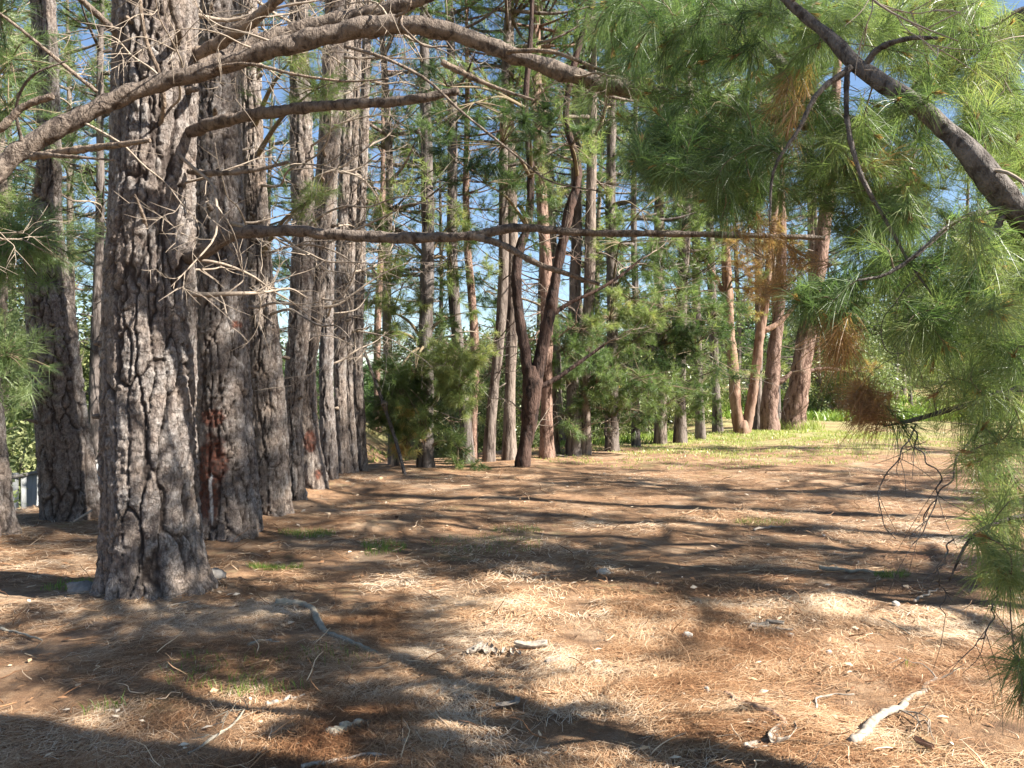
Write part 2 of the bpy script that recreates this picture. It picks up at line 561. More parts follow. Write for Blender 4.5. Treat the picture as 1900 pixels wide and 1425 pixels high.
# ------------------------------------------------------------------ near trunks with real bark plates
def trunk_mesh(mb, C, R, nz, nt, seed, plate=(0.075, 0.7), depth=0.026, flare=0.35, scar=None, resin=None, zbase=0.0):
    X = smooth_path(np.concatenate([np.asarray(C, float), np.asarray(R, float)[:, None]], 1), 1500)
    vis = min(C[-1][2], (4.9 if C[1][1] < 7 else CAMZ + 0.50 * C[1][1]))
    kv = int(np.searchsorted(X[:, 2], vis))
    ix = np.r_[np.linspace(0, kv, int(nz * .9)), np.linspace(kv, 1499, nz - int(nz * .9) + 1)[1:]] if kv < 1450 else np.linspace(0, 1499, nz)
    f0 = np.clip(np.floor(ix).astype(int), 0, 1498)
    X = X[f0] * (1 - (ix - f0))[:, None] + X[f0 + 1] * (ix - f0)[:, None]
    C, R = X[:, :3], X[:, 3]
    T, N, B = frames(C)
    th = np.arange(nt) / nt * 2 * np.pi
    ct, st = np.cos(th), np.sin(th)
    D = ct[None, :, None] * N[:, None] + st[None, :, None] * B[:, None]
    zrel = (C[:, 2] - zbase)[:, None] * np.ones(nt)[None]
    rid = vnoise(np.stack([ct * 1.6 + 5, st * 1.6 + 3, 0 * th + seed], 1), seed)
    rid2 = vnoise(np.stack([ct * 3.2 + 5, st * 3.2 + 3, 0 * th + seed], 1), seed + 8)
    fl = 1 + flare * np.exp(-np.maximum(zrel, 0) / 0.20) * (0.55 + 0.8 * rid + 0.6 * rid2)[None, :] + 0.05 * np.exp(-np.maximum(zrel, 0) / 1.1)
    Rr = R[:, None] * fl
    surf = C[:, None, :] + D * Rr[:, :, None]
    q = surf.reshape(-1, 3)
    Rm = R.mean()
    cyl = np.stack([np.tile(ct, nz) * Rm, np.tile(st, nz) * Rm, np.repeat(np.cumsum(np.r_[0, np.linalg.norm(np.diff(C, axis=0), axis=1)]), nt)], 1)
    wz = cyl.copy()
    wv = np.stack([fbm(cyl * np.array([5, 5, 2.2]), 3, seed + 1), fbm(cyl * np.array([5, 5, 2.2]), 3, seed + 2), vnoise(cyl * np.array([5, 5, 3.]), seed + 3)], 1)
    wz = wz + wv * np.array([0.055, 0.055, 0.22])
    wv = np.stack([fbm(cyl * np.array([24, 24, 13.]), 3, seed + 4), fbm(cyl * np.array([24, 24, 13.]), 3, seed + 5), vnoise(cyl * 26.0, seed + 6)], 1)
    wz += wv * np.array([0.016, 0.016, 0.03])
    F1, F2, cid = worley(wz / np.array([plate[0], plate[0], plate[1]]), seed + 10)
    G1, G2, cid2 = worley(wz / np.array([.038, .038, .085]), seed + 20)
    wide = 0.5 + 0.5 * vnoise(cyl * np.array([7, 7, 2.5]), seed + 60)
    crack = sstep(0.012, 0.05 + 0.12 * wide, F2 - F1)
    crack2 = sstep(0.0, 0.10, G2 - G1)
    fine = fbm(cyl * np.array([45, 45, 22.]), 4, seed + 30)
    flake = fbm(cyl * np.array([16, 16, 30.]), 3, seed + 33)
    hgt = (crack - 1) * depth + (crack2 - 1) * .004 + (cid - 0.5) * depth * 0.40 + (cid2 - .5) * .012 + fine * 0.006 + np.round(flake * 4) / 4 * .010 + 0.014 * vnoise(cyl * np.array([3.5, 3.5, 1.3]), seed + 40)
    V = q + D.reshape(-1, 3) * hgt[:, None]
    i = np.arange(nz - 1)[:, None] * nt
    j = np.arange(nt)[None]
    j2 = (j + 1) % nt
    Q = np.stack([i + j, i + j2, i + nt + j2, i + nt + j], -1).reshape(-1, 4)
    at = dict(crack=np.minimum(crack, 0.55 + 0.45 * crack2), cell=np.clip(0.45 * cid + 0.35 * cid2 + .2 + .35 * flake, 0, 1))
    for nm, spots in (("scar", scar), ("resin", resin)):
        m = np.zeros(len(V))
        for (c, rr) in (spots or []):
            dd = np.sqrt((((V - np.asarray(c)) / np.asarray(rr)) ** 2).sum(1)) + 0.35 * fbm(cyl * 14, 3, seed + 50)
            m = np.maximum(m, 1 - sstep(0.75, 1.05, dd))
        at[nm] = m
    mb.add(V, Q=Q, **at)


def px_axis(spec, d, top=None, sink=0.2):
    """trunk centre line and radius from (centre px, py, width px) seen at distance d"""
    pts = [P(a, b, d) for a, b, w in spec]
    rad = [w / 2 / FPX * d for a, b, w in spec]
    g = hz(pts[0][0], d)
    pts[0][2] = g
    base = pts[0] - np.array([0, 0, sink])
    pts = [base] + pts
    rad = [rad[0]] + rad
    if top:
        dz = top - pts[-1][2]
        dirx = (pts[-1][0] - pts[-2][0]) / max(pts[-1][2] - pts[-2][2], 0.3)
        pts += [pts[-1] + np.array([dirx * dz * .35, 0, dz * .5]), pts[-1] + np.array([dirx * dz * .6, 0, dz])]
        rad += [rad[-1] * .78, rad[-1] * 0.25]
    return np.array(pts), np.array(rad), g


def at_height(pts, rad, z):
    i = int(np.clip(np.searchsorted(pts[:, 2], z) - 1, 0, len(pts) - 2))
    t = (z - pts[i, 2]) / (pts[i + 1, 2] - pts[i, 2] + 1e-9)
    return pts[i] * (1 - t) + pts[i + 1] * t, rad[i] * (1 - t) + rad[i + 1] * t


def dead_branch(mb, p0, dirn, L, r0, seed, twigs=5, droop=0.0, depth=1, curl=0.5):
    """bare crooked branch with thin curling side twigs"""
    r = np.random.default_rng(seed)
    d = unit(np.asarray(dirn, float))
    n = 6
    pts = [np.asarray(p0, float)]
    for i in range(n):
        d = unit(d + r.normal(0, 0.16 * (1 + curl), 3) + np.array([0, 0, -droop * 0.15]))
        pts.append(pts[-1] + d * L / n)
    pts = np.array(pts)
    rad = r0 * (1 - np.linspace(0, 1, n + 1) * 0.8)
    tube(mb, pts, rad, 6 if r0 > 0.012 else 4, n * 3)
    for _ in range(twigs):
        t = r.uniform(0.25, 1.0) * (n - 0.01)
        i = int(t)
        q0 = pts[i] + (pts[i + 1] - pts[i]) * (t - i)
        ax = unit(pts[i + 1] - pts[i])
        pv = r.normal(size=3)
        pv = unit(pv - ax * pv.dot(ax))
        dd = unit(ax * r.uniform(0.3, 1.0) + pv * r.uniform(.5, 1.0) + np.array([0, 0, r.uniform(-0.4, 0.2)]))
        l2 = L * r.uniform(0.2, 0.55)
        r2 = max(rad[i] * r.uniform(0.35, 0.6), 0.0025)
        if depth > 0 and l2 > 0.3:
            dead_branch(mb, q0, dd, l2, r2, int(r.integers(1 << 30)), int(twigs * .6), droop, depth - 1, curl)
        else:
            c = r.normal(0, .25, 3)
            tube(mb, [q0, q0 + dd * l2 * .5 + c * l2 * .15, q0 + dd * l2 + c * l2 * .5], [r2, r2 * .7, r2 * .3], 4, 6)


def bark_tree(spec, d, label, seed, top=15, nz=260, nt=72, ndead=6, dead_z=(2.2, 6.5), dead_len=(0.8, 2.2), limbs=(), scar=None, resin=None,
              plate=(0.075, 0.7), depth=0.026, crown=None, dead_dir=None, group=None, flare=.29):
    pts, rad, g = px_axis(spec, d, top)
    loc = np.array([pts[0][0], d, g])
    root = thing("pine_tree", label, "pine tree", loc, group)
    m = MB()
    trunk_mesh(m, pts, rad, nz, nt, seed, plate, depth, scar=scar, resin=resin, zbase=g, flare=flare)
    link("trunk", m.mesh("trunk", M_BARKN, loc), root)
    r = np.random.default_rng(seed)
    for i in range(ndead):
        z = r.uniform(*dead_z)
        c, rr = at_height(pts, rad, z)
        a = r.uniform(0, 2 * np.pi) if dead_dir is None else r.normal(dead_dir[0], dead_dir[1])
        dv = np.array([math.cos(a), math.sin(a), r.uniform(-0.15, 0.45)])
        m = MB()
        dead_branch(m, c + unit(dv * np.array([1, 1, 0])) * rr * .8, dv, r.uniform(*dead_len), r.uniform(0.010, 0.024), seed * 31 + i, 7)
        link("dead_branch", m.mesh("dead_branch", M_TWIG, loc), root)
    for i in range(4):
        c, rr = at_height(pts, rad, g + r.uniform(1.0, 5.5))
        a = r.uniform(3.6, 6.2)
        dv = np.array([math.cos(a), math.sin(a), r.uniform(0, .5)])
        m = MB()
        q0 = c + unit(dv * np.array([1, 1, 0])) * rr * .85
        l_ = r.uniform(.06, .16)
        tube(m, [q0, q0 + dv * l_ * .6, q0 + dv * l_ + r.normal(0, .01, 3)], [.032, .022, .013], 8, 8, .5, i)
        link("stub", m.mesh("stub", M_LIMB, loc), root)
    for (path, r0, r1, mt, nm) in limbs:
        m = MB()
        pp = np.array([P(*a) for a in path])
        tube(m, pp, np.linspace(r0, r1, len(pp)), 14, len(pp) * 14, 0.40, seed)
        link(nm, m.mesh(nm, mt, loc), root)
    if crown:
        cm = MB()
        for (px, py, dd, rx, rz_, n) in crown:
            c = P(px, py, dd)
            o = r.normal(size=(n, 3)) * 0.5 * np.array([rx, rx, rz_])
            ax = unit(o) + np.array([0, 0, 0.35]) + r.normal(0, .3, (n, 3))
            needles(cm, c + o, ax, 34, 0.17, 0.0042, 0.14, (0.3, 1.15), 0.2, r.uniform(0.35, 0.66, n), 1, r)
            # the limb that carries the clump
            m = MB()
            tc, tr = at_height(pts, rad, max(c[2] - 0.5, 1.0))
            tube(m, [tc, (tc + c) / 2 + np.array([0, 0, .12]), c], [0.035, .022, .008], 6, 12)
            for kk in range(0, n, 3):
                tube(m, [c, c + o[kk] * .5 + np.array([0, 0, .03]), c + o[kk]], [.009, .006, .003], 3, 4)
            link("live_branch", m.mesh("live_branch", M_TWIGG, loc), root)
        link("crown", cm.mesh("crown", M_NEED, loc), root)
    return root


# ---- row along the track (x about -2.9) and the row behind it
ROW = "old pines planted in a straight row"
bark_tree([(282, 1100, 164), (277, 900, 162), (279, 600, 158), (286, 300, 148), (291, 50, 148)], 6.07,
          "thickest foreground pine trunk with deep grey bark plates and a flared foot", 11, 14, 640, 200, 9, (2.2, 4.6), (0.5, 1.6),
          limbs=[([(350, 478, 6.0), (385, 462, 5.85), (425, 438, 5.8), (500, 428, 5.75), (660, 437, 5.7), (780, 441, 5.6), (880, 436, 5.6), (960, 422, 5.6), (1060, 430, 5.6),
                   (1250, 433, 5.6), (1400, 437, 5.6), (1530, 441, 5.6)], 0.052, 0.016, M_LIMB, "branch"),
                 ([(878, 438, 5.6), (935, 455, 5.5), (1000, 490, 5.4), (1060, 510, 5.4), (1112, 527, 5.4)], 0.026, 0.012, M_LIMB, "branch"),
                 ([(350, 246, 6.0), (400, 228, 5.8), (520, 205, 5.6), (650, 193, 5.5), (760, 185, 5.4), (850, 168, 5.4)], 0.048, 0.026, M_LIMB, "broken_branch"),
                 ([(355, 110, 6.1), (420, 70, 5.9), (490, 20, 5.8), (560, -50, 5.6)], 0.055, 0.03, M_LIMB, "branch"),
                 ([(350, 318, 5.95), (430, 320, 5.7), (480, 314, 5.6), (535, 300, 5.5)], 0.022, 0.010, M_LIMB, "dead_branch"),
                 ([(298, 232, 5.85), (304, 190, 5.72), (296, 140, 5.65), (270, 70, 5.6), (258, -10, 5.5)], 0.018, 0.012, M_LIMB, "dead_branch"),
                 ([(325, 85, 5.85), (332, 55, 5.7), (318, 10, 5.6), (312, -30, 5.5)], 0.028, 0.018, M_LIMB, "dead_branch"),
                 ([(272, 425, 5.82), (262, 390, 5.7), (250, 360, 5.65)], 0.018, 0.006, M_LIMB, "dead_branch"),
                 ([(245, 95, 6.0), (200, 45, 5.8), (140, -10, 5.6)], 0.03, 0.02, M_LIMB, "dead_branch")],
          plate=(0.10, .85), depth=0.031, dead_dir=(-0.3, 1.0), group=ROW)
d2 = 8.28
bark_tree([(424, 998, 112), (414, 800, 104), (408, 500, 95), (402, 200, 88), (404, 0, 76)], d2,
          "second pine of the row, red resin scars and a white drip low down", 12, 15, 480, 130, 8, (2.4, 6), (0.6, 2.0),
          scar=[(P(392, 775, d2 - .3), (.13, .3, .10)), (P(392, 860, d2 - .3), (.16, .3, .30)), (P(388, 925, d2 - .3), (.12, .3, .28)), (P(430, 600, d2 - .3), (.05, .3, .05))],
          resin=[(P(392, 900, d2 - .3), (.017, .3, .13)), (P(394, 950, d2 - .3), (.024, .3, .14))], plate=(0.085, .7), depth=0.027, dead_dir=(-0.2, .9), group=ROW)
d3 = 9.6
bark_tree([(503, 957, 66), (493, 700, 62), (480, 500, 50), (470, 300, 44), (463, 130, 38)], d3,
          "third pine of the row, straight dark trunk half hidden by the red scarred one", 13, 15, 380, 90, 8, (2.2, 6.5), (0.8, 2.4), dead_dir=(-0.3, .9), group=ROW,
          crown=[(585, 165, 8.6, .5, .28, 60), (545, 105, 8.6, .3, .2, 25), (575, 370, 8.6, .30, .20, 30)])
d4 = 10.7
bark_tree([(548, 933, 34), (543, 780, 34), (556, 600, 38), (562, 480, 40), (560, 300, 42), (556, 100, 36)], d4,
          "slender fourth pine of the row bending right with pale sunlit upper trunk", 14, 15, 320, 70, 8, (2.0, 7), (0.8, 2.2), dead_dir=(-0.3, 1.1), group=ROW)
d5 = 11.9
bark_tree([(582, 911, 46), (572, 810, 42), (566, 700, 38), (580, 600, 34), (594, 450, 34), (612, 250, 42), (620, 60, 38)], d5,
          "fifth pine of the row with a single red scar facing the clearing", 15, 16, 320, 70, 8, (2.0, 7), (0.8, 2.2), dead_dir=(-0.3, 1.1), group=ROW,
          scar=[(P(574, 818, d5 - .2), (.10, .3, .17)), (P(589, 880, d5 - .2), (.05, .3, .08))])
for px, py, w, lab, sd in ((612, 897, 30, "sixth pine of the row, slim grey trunk close behind the single scar pine", 16),
                           (637, 886, 27, "seventh pine of the row, slim trunk just left of the last two", 17),
                           (653, 880, 20, "eighth pine of the row, thinnest trunk squeezed in near its far end", 18),
                           (670, 876, 24, "last pine of the row, pale trunk beside the open gap to the road", 19)):
    dd = FPX * 1.6 / (py - 712)
    bark_tree([(px, py, w), (px - 6, py - 150, w * .9), (px - 2, 450, w * .82), (px + 8, 150, w * .75)], dd, lab, sd, 16, 260, 52, 6, (1.8, 7.5), (0.8, 2.2), dead_dir=(-0.2, 1.2), group=ROW)
BACKROW = "pines of the row along the fence"
d6 = 9.25
bark_tree([(128, 962, 92), (116, 800, 88), (100, 650, 84), (92, 540, 78), (86, 420, 58), (92, 300, 42), (84, 100, 40), (78, 0, 44)], d6,
          "curved pine leaning left in front of the grey fence sheets", 21, 14, 420, 110, 8, (2.5, 6), (0.6, 1.8), plate=(0.085, .65), depth=.032, group=BACKROW)
d7 = 8.28
bark_tree([(-24, 1000, 84), (-34, 850, 80), (-50, 650, 80), (-65, 400, 70), (-70, 100, 60)], d7,
          "dark pine trunk cut by the left edge of the photo", 22, 14, 300, 90, 2, (3, 6), (0.6, 1.4), group=BACKROW,
          crown=[(40, 440, 6.6, .42, .38, 110), (5, 470, 6.6, .35, .35, 70), (10, 660, 7.2, .35, .42, 80), (15, 200, 7.0, .5, .5, 60), (20, 110, 7.4, .45, .45, 50), (0, 30, 6.9, .4, .4, 40)])


# ------------------------------------------------------------------ trees from pixel stems (forked pine, orange pines)
def stem_tree(name, label, d, stems, mat, group=None, crown=(), twigs=0, seed=1, extra=()):
    g = hz((stems[0][0][0] - 950) / FPX * d, d)
    loc = np.array([(stems[0][0][0] - 950) / FPX * d, d, g])
    root = thing(name, label, "pine tree", loc, group)
    r = np.random.default_rng(seed)
    for i, st in enumerate(stems):
        pts = np.array([P(a, b, d + (q[0] if q else 0)) for a, b, w, *q in st])
        rad = np.array([w / 2 / FPX * d for a, b, w, *q in st])
        if i == 0:
            pts[0, 2] = g
            pts = np.concatenate([[pts[0] - np.array([0, 0, .2])], pts])
            rad = np.concatenate([[rad[0] * 1.12], rad])
        m = MB()
        tube(m, pts, rad, 20, len(pts) * 16, 0.25, seed + i)
        link("trunk" if i == 0 else "stem" if rad[0] > .1 else "branch", m.mesh("trunk", mat, loc), root)
    for i in range(twigs):
        st = stems[r.integers(len(stems))]
        k = r.integers(1, len(st))
        p = P(st[k][0], st[k][1], d)
        m = MB()
        a = r.uniform(0, 6.28)
        dead_branch(m, p, [math.cos(a), math.sin(a), r.uniform(0, .6)], r.uniform(.8, 2), .016, seed * 77 + i, 6)
        link("dead_branch", m.mesh("dead_branch", M_TWIG, loc), root)
    if crown:
        cm = MB()
        for (px, py, dd, rx, rz_, n, t0, t1) in crown:
            wm = MB()
            c = P(px, py, dd)
            nc = max(3, n // 9)
            cc = r.normal(size=(nc, 3)) * 0.46 * np.array([rx, rx, rz_])
            kc = r.integers(0, nc, n)
            oo = r.normal(size=(n, 3)) * .115
            o = cc[kc] + oo
            ax = unit(oo) + unit(o) * .4 + np.array([0, 0, 0.3]) + r.normal(0, .3, (n, 3))
            needles(cm, c + o, ax, 46, 0.17, 0.0075, 0.14, (0.3, 1.25), 0.2, (r.uniform(t0, t1, nc))[kc] + r.normal(0, .04, n), 1, r)
            st = stems[-1] if len(stems) == 1 else stems[r.integers(len(stems))]
            b = min((P(s[0], s[1], d) for q in stems for s in q[1:]), key=lambda v: np.linalg.norm(v - c))
            tube(wm, [b, (b + c) / 2 + np.array([0, 0, .15]), c], [.04, .025, .01], 6, 10)
            for kk in range(0, n, 4):
                tube(wm, [c, c + o[kk] * .5 + np.array([0, 0, .04]), c + o[kk]], [.011, .008, .004], 3, 4)
            link("live_branch", wm.mesh("live_branch", M_TWIGG, loc), root)
        link("crown", cm.mesh("crown", M_NEED, loc), root)
    return root


stem_tree("forked_pine", "reddish dark pine forking into two stems, standing alone in the clearing", 15.1,
          [[(970, 868, 31), (975, 830, 26), (983, 770, 31), (988, 705, 34), (986, 680, 26)],
           [(982, 705, 22), (974, 650, 21), (964, 590, 19), (958, 520, 19), (962, 470, 18), (978, 420, 15), (985, 330, 14), (975, 200, 12), (985, 60, 9), (990, -80, 5)],
           [(994, 715, 22), (1005, 650, 24), (1020, 580, 22), (1030, 520, 19), (1042, 460, 18), (1056, 390, 18), (1072, 330, 15), (1050, 210, 12), (1060, 140, 12), (1095, 20, 10), (1120, -60, 7)],
           [(1003, 718, 10), (1040, 697, 8), (1075, 672, 7), (1120, 640, 5)],
           [(1026, 582, 10), (1060, 560, 7), (1100, 542, 6), (1150, 512, 6), (1190, 480, 4)]],
          M_BARKR, None, seed=5, twigs=8,
          crown=[(930, 270, 13.2, 1.1, .8, 72, .0, .3), (880, 190, 13.4, 1.1, .7, 66, .0, .35), (985, 250, 13.6, .9, .7, 54, .0, .35), (900, 340, 13.3, .8, .6, 42, .0, .3),
                 (1000, 320, 13.8, .7, .5, 30, .1, .5), (830, 160, 13.6, .8, .5, 30, .05, .4), (1060, 270, 14.2, .8, .6, 36, .2, .6), (960, 380, 14.0, .6, .6, 24, .1, .5)])
stem_tree("orange_pine", "orange barked pine splitting low into a narrow V at the grassy edge", 24.0,
          [[(1378, 812, 27), (1378, 792, 28), (1377, 780, 20)],
           [(1374, 806, 22), (1366, 760, 21), (1362, 700, 20), (1354, 620, 19), (1350, 540, 18), (1345, 440, 15), (1335, 330, 12), (1340, 200, 8)],
           [(1382, 806, 20), (1393, 750, 18), (1403, 680, 17), (1410, 620, 16), (1420, 560, 15), (1428, 480, 13), (1440, 380, 10), (1450, 260, 7)],
           [(1408, 617, 12), (1440, 602, 10), (1468, 575, 8), (1490, 545, 7)],
           [(1350, 560, 10), (1325, 510, 8), (1300, 470, 6), (1280, 430, 4)]],
          M_BARKO, "russet pines at the grassy edge", seed=6, twigs=3,
          crown=[(1390, 420, 22.5, 1.6, 1.6, 190, .80, .96), (1420, 480, 22.5, 1.3, .9, 120, .80, .95), (1365, 520, 22.8, 1.0, .8, 70, .78, .95), (1470, 520, 22.5, 1.2, .8, 50, .6, .95),
                 (1330, 330, 23, 2.0, 1.2, 50, .2, .6), (1440, 300, 23, 2.0, 1.4, 90, .2, .6), (1370, 200, 23, 2.2, 1.4, 90, .2, .6)])
stem_tree("rusty_pine", "rusty brown pine with a broken white stub, between the V tree and the leaning one", 24.8,
          [[(1428, 808, 36), (1428, 750, 32), (1432, 700, 28), (1438, 640, 24), (1446, 570, 20), (1450, 450, 18), (1448, 300, 14), (1455, 150, 9)],
           [(1440, 712, 10), (1456, 702, 9), (1468, 690, 5)]],
          M_BARKS, "russet pines at the grassy edge", seed=7, twigs=3, crown=[(1440, 160, 24, 2, 1.4, 90, .25, .6)])
stem_tree("rusty_pine", "stout scaly pine leaning right with its sunny side bleached white", 26.2,
          [[(1470, 803, 49), (1474, 770, 44), (1480, 730, 42), (1489, 670, 38), (1498, 610, 35), (1508, 560, 31), (1522, 470, 28), (1540, 330, 23), (1550, 180, 17), (1560, 40, 10)],
           [(1497, 688, 7), (1540, 683, 6), (1578, 690, 3)]],
          M_BARKS, "russet pines at the grassy edge", seed=8, twigs=3,
          crown=[(1590, 690, 25, 1.0, .6, 40, .6, .95), (1570, 560, 25, 1.6, 1.2, 60, .3, .8), (1530, 220, 25, 2, 1.4, 80, .2, .6)])


LOWB = "pines at the belt edge with low green sprays"
stem_tree("pine_tree", "pine with an orange and white foot behind bright low foliage near the road gap", 15.4,
          [[(790, 869, 36), (790, 835, 30), (792, 760, 26), (790, 640, 26), (794, 480, 24), (792, 300, 22), (788, 120, 18), (785, -60, 12)]], M_BARKF, LOWB, seed=31, twigs=9,
          crown=[(735, 700, 15.0, .75, .6, 153, .2, .55), (720, 740, 14.9, .55, .55, 102, .2, .5), (770, 690, 14.9, .6, .5, 102, .2, .5), (765, 750, 14.8, .6, .6, 102, .15, .4), (852, 665, 14.6, .6, .4, 162, .4, .66),
                 (855, 715, 14.6, .6, .5, 187, .35, .64), (740, 790, 15, .5, .4, 68, .3, .7), (755, 815, 15, .4, .3, 37, .74, .86), (790, 790, 14.8, .5, .4, 44, .3, .8), (850, 830, 15.2, .4, .4, 61, .2, .5), (700, 420, 15.6, .9, .6, 70, .35, .66), (745, 500, 15.4, .8, .5, 60, .4, .66), (840, 500, 15.6, .9, .6, 70, .38, .66), (860, 400, 15.8, .9, .6, 60, .3, .62), (720, 280, 15.8, 1.0, .7, 60, .3, .62), (830, 590, 15.4, .6, .4, 40, .3, .6), (690, 620, 15.2, .5, .4, 36, .4, .66), (720, 575, 15.2, .7, .4, 85, .35, .64)])
stem_tree("pine_tree", "dark footed pine with wide pale sprays right of the sunny gap in the belt", 19.2,
          [[(1135, 836, 30), (1135, 780, 26), (1136, 680, 23), (1136, 540, 22), (1133, 380, 19), (1135, 200, 16), (1138, 20, 10)]], M_BARKF, LOWB, seed=32, twigs=6,
          crown=[(1170, 555, 18.4, 1.1, .7, 153, .3, .62), (1130, 590, 18.2, .9, .5, 119, .35, .66), (1200, 585, 18.2, 1.0, .6, 119, .4, .66), (1165, 640, 18.2, .9, .6, 102, .3, .6), (1150, 712, 18, 1.3, .4, 153, .25, .55),
                 (1205, 715, 18, .7, .35, 85, .25, .55), (1105, 715, 18.2, .7, .4, 85, .25, .6), (1115, 760, 18.5, .8, .5, 68, .1, .4), (1165, 760, 18.5, .5, .4, 51, .1, .4), (1190, 500, 18.6, 1.0, .5, 85, .2, .5), (1110, 340, 18.6, 1.3, .8, 80, .35, .66), (1190, 390, 18.4, 1.2, .8, 80, .4, .66), (1150, 450, 18.2, 1.0, .6, 60, .35, .66), (1120, 220, 18.8, 1.3, .9, 70, .3, .62)])
stem_tree("pine_tree", "pine with deep green drooping sprays left of the orange V tree", 21.4,
          [[(1225, 823, 26), (1226, 760, 23), (1226, 640, 21), (1222, 500, 19), (1224, 320, 16), (1226, 100, 12)]], M_BARKF, LOWB, seed=33, twigs=5,
          crown=[(1245, 610, 20.4, 1.4, .9, 170, .05, .35), (1290, 650, 20.4, 1.2, 1.0, 170, .05, .4), (1230, 690, 20.2, 1.0, .8, 119, .05, .4), (1290, 730, 20.2, 1.0, .7, 119, .2, .55), (1320, 590, 20.6, .9, .8, 102, .1, .45), (1260, 540, 20.6, 1.0, .5, 68, .2, .6), (1260, 430, 20.4, 1.3, .8, 80, .35, .66), (1290, 330, 20.6, 1.4, .9, 80, .3, .62), (1220, 300, 20.6, 1.2, .8, 60, .3, .62)])
stem_tree("pine_tree", "dark pine with yellow green tufts close behind the forked tree, twinned at the foot", 18.2,
          [[(1064, 843, 32), (1066, 800, 28), (1062, 720, 24), (1064, 600, 22), (1070, 430, 20), (1068, 250, 16), (1070, 40, 10)]], M_BARKF, LOWB, seed=34, twigs=6,
          crown=[(1075, 615, 17.6, .9, .6, 136, .35, .68), (1045, 650, 17.4, .7, .5, 85, .3, .62), (1090, 660, 17.6, .6, .5, 68, .3, .6), (1030, 700, 17.6, .5, .5, 61, .3, .62), (1040, 770, 17.8, .5, .5, 51, .45, .72), (900, 540, 17.8, .6, .4, 51, .3, .6)])


# ------------------------------------------------------------------ generic pine kinds for the belt behind, copied
def make_pine(label, seed, H, cb, spread, r0, dens=1.0, dead=14, low=(), mat=None, kneed=20, wneed=0.0115):
    r = np.random.default_rng(seed)
    root = thing("pine_tree", label, "pine tree", (0, 0, 0))
    wm, cm = MB(), MB()
    lean = r.normal(0, 0.02, 2)
    zs = np.array([-0.3, 0.0, 0.5, H * .2, H * .45, H * .7, H])
    cx = lean[0] * zs + r.normal(0, .09, 7) * (zs > .6)
    cyy = lean[1] * zs + r.normal(0, .09, 7) * (zs > .6)
    C = np.stack([cx, cyy, zs], 1)
    R = np.array([1.3, 1.15, .95, .85, .68, .45, .08]) * r0 * .8
    tube(wm, C, R, 12, 60, 0.16, seed)
    pos, ax, tn = [], [], []
    z = cb
    while z < H - .3:
        f = (z - cb) / (H - cb)
        for _ in range(r.integers(2, 5)):
            if r.random() > 0.68:
                continue
            a = r.uniform(0, 6.283)
            L = spread * (0.55 + .6 * math.sin(min(1, f * 1.6 + .15) * math.pi * .5) - .75 * f * f) * r.uniform(.6, 1.15)
            up = r.uniform(-.05, .45) + .3 * f
            dv = unit(np.array([math.cos(a), math.sin(a), up]))
            c, rr = at_height(C, R, z)
            e = c + dv * L
            mid = c + dv * L * .5 + np.array([0, 0, -.08 * L])
            bp = smooth_path([c, mid, e], 9)
            tube(wm, [c, mid, e], np.array([.05, .032, .01]) * (.5 + .5 * L / spread), 5, 8)
            nb = max(2, int(L * 1.7 * dens))
            for t in r.uniform(.3, 1, nb):
                bpnt = bp[int(t * 8)]
                off = r.normal(0, 1, 3) * np.array([.32, .32, .2]) * (0.5 + .3 * L)
                q = bpnt + off + np.array([0, 0, .08])
                tube(wm, [bpnt, (bpnt + q) / 2 + r.normal(0, .04, 3), q], [.012, .009, .006], 3, 3)
                ns = r.integers(5, 11)
                pp = q + r.normal(0, .13, (ns, 3))
                pos.append(pp)
                ax.append(unit(off)[None] * .7 + dv[None] * .5 + np.array([[0, 0, .45]]) + r.normal(0, .45, (ns, 3)))
                tn.append(np.full(ns, r.uniform(.10, .66)) + r.normal(0, .05, ns))
        z += r.uniform(.35, .65)
    for (dx, dy, lz, rad_, n) in low:
        c0, rr = at_height(C, R, max(.6, lz - .4))
        c = np.array([dx, dy, lz])
        tube(wm, [c0, (c0 + c) / 2, c], [.03, .02, .01], 5, 8)
        o = r.normal(size=(n, 3)) * .5 * rad_ * np.array([1, 1, .7])
        for kk in range(0, n, 3):
            tube(wm, [c, c + o[kk] * .5, c + o[kk]], [.01, .007, .004], 3, 3)
        pos.append(c + o)
        ax.append(unit(o) + np.array([[0, 0, .4]]) + r.normal(0, .3, (n, 3)))
        tn.append(np.full(n, r.uniform(.25, .55)) + r.normal(0, .1, n))
    pos, ax, tn = np.concatenate(pos), np.concatenate(ax), np.concatenate(tn)
    needles(cm, pos, ax, kneed, 0.24, wneed, 0.18, (.3, 1.2), .15, tn, 1, r)
    for i in range(dead):
        zz_ = r.uniform(1.2, cb + 2)
        c, rr = at_height(C, R, zz_)
        a = r.uniform(0, 6.283)
        dead_branch(wm, c, [math.cos(a), math.sin(a), r.uniform(-.2, .5)], r.uniform(.8, 2.4), r.uniform(.012, .024), seed * 99 + i, 5)
    link("trunk", wm.mesh("trunk", mat or M_BARKF), root)
    link("crown", cm.mesh("crown", M_NEED), root)
    return root


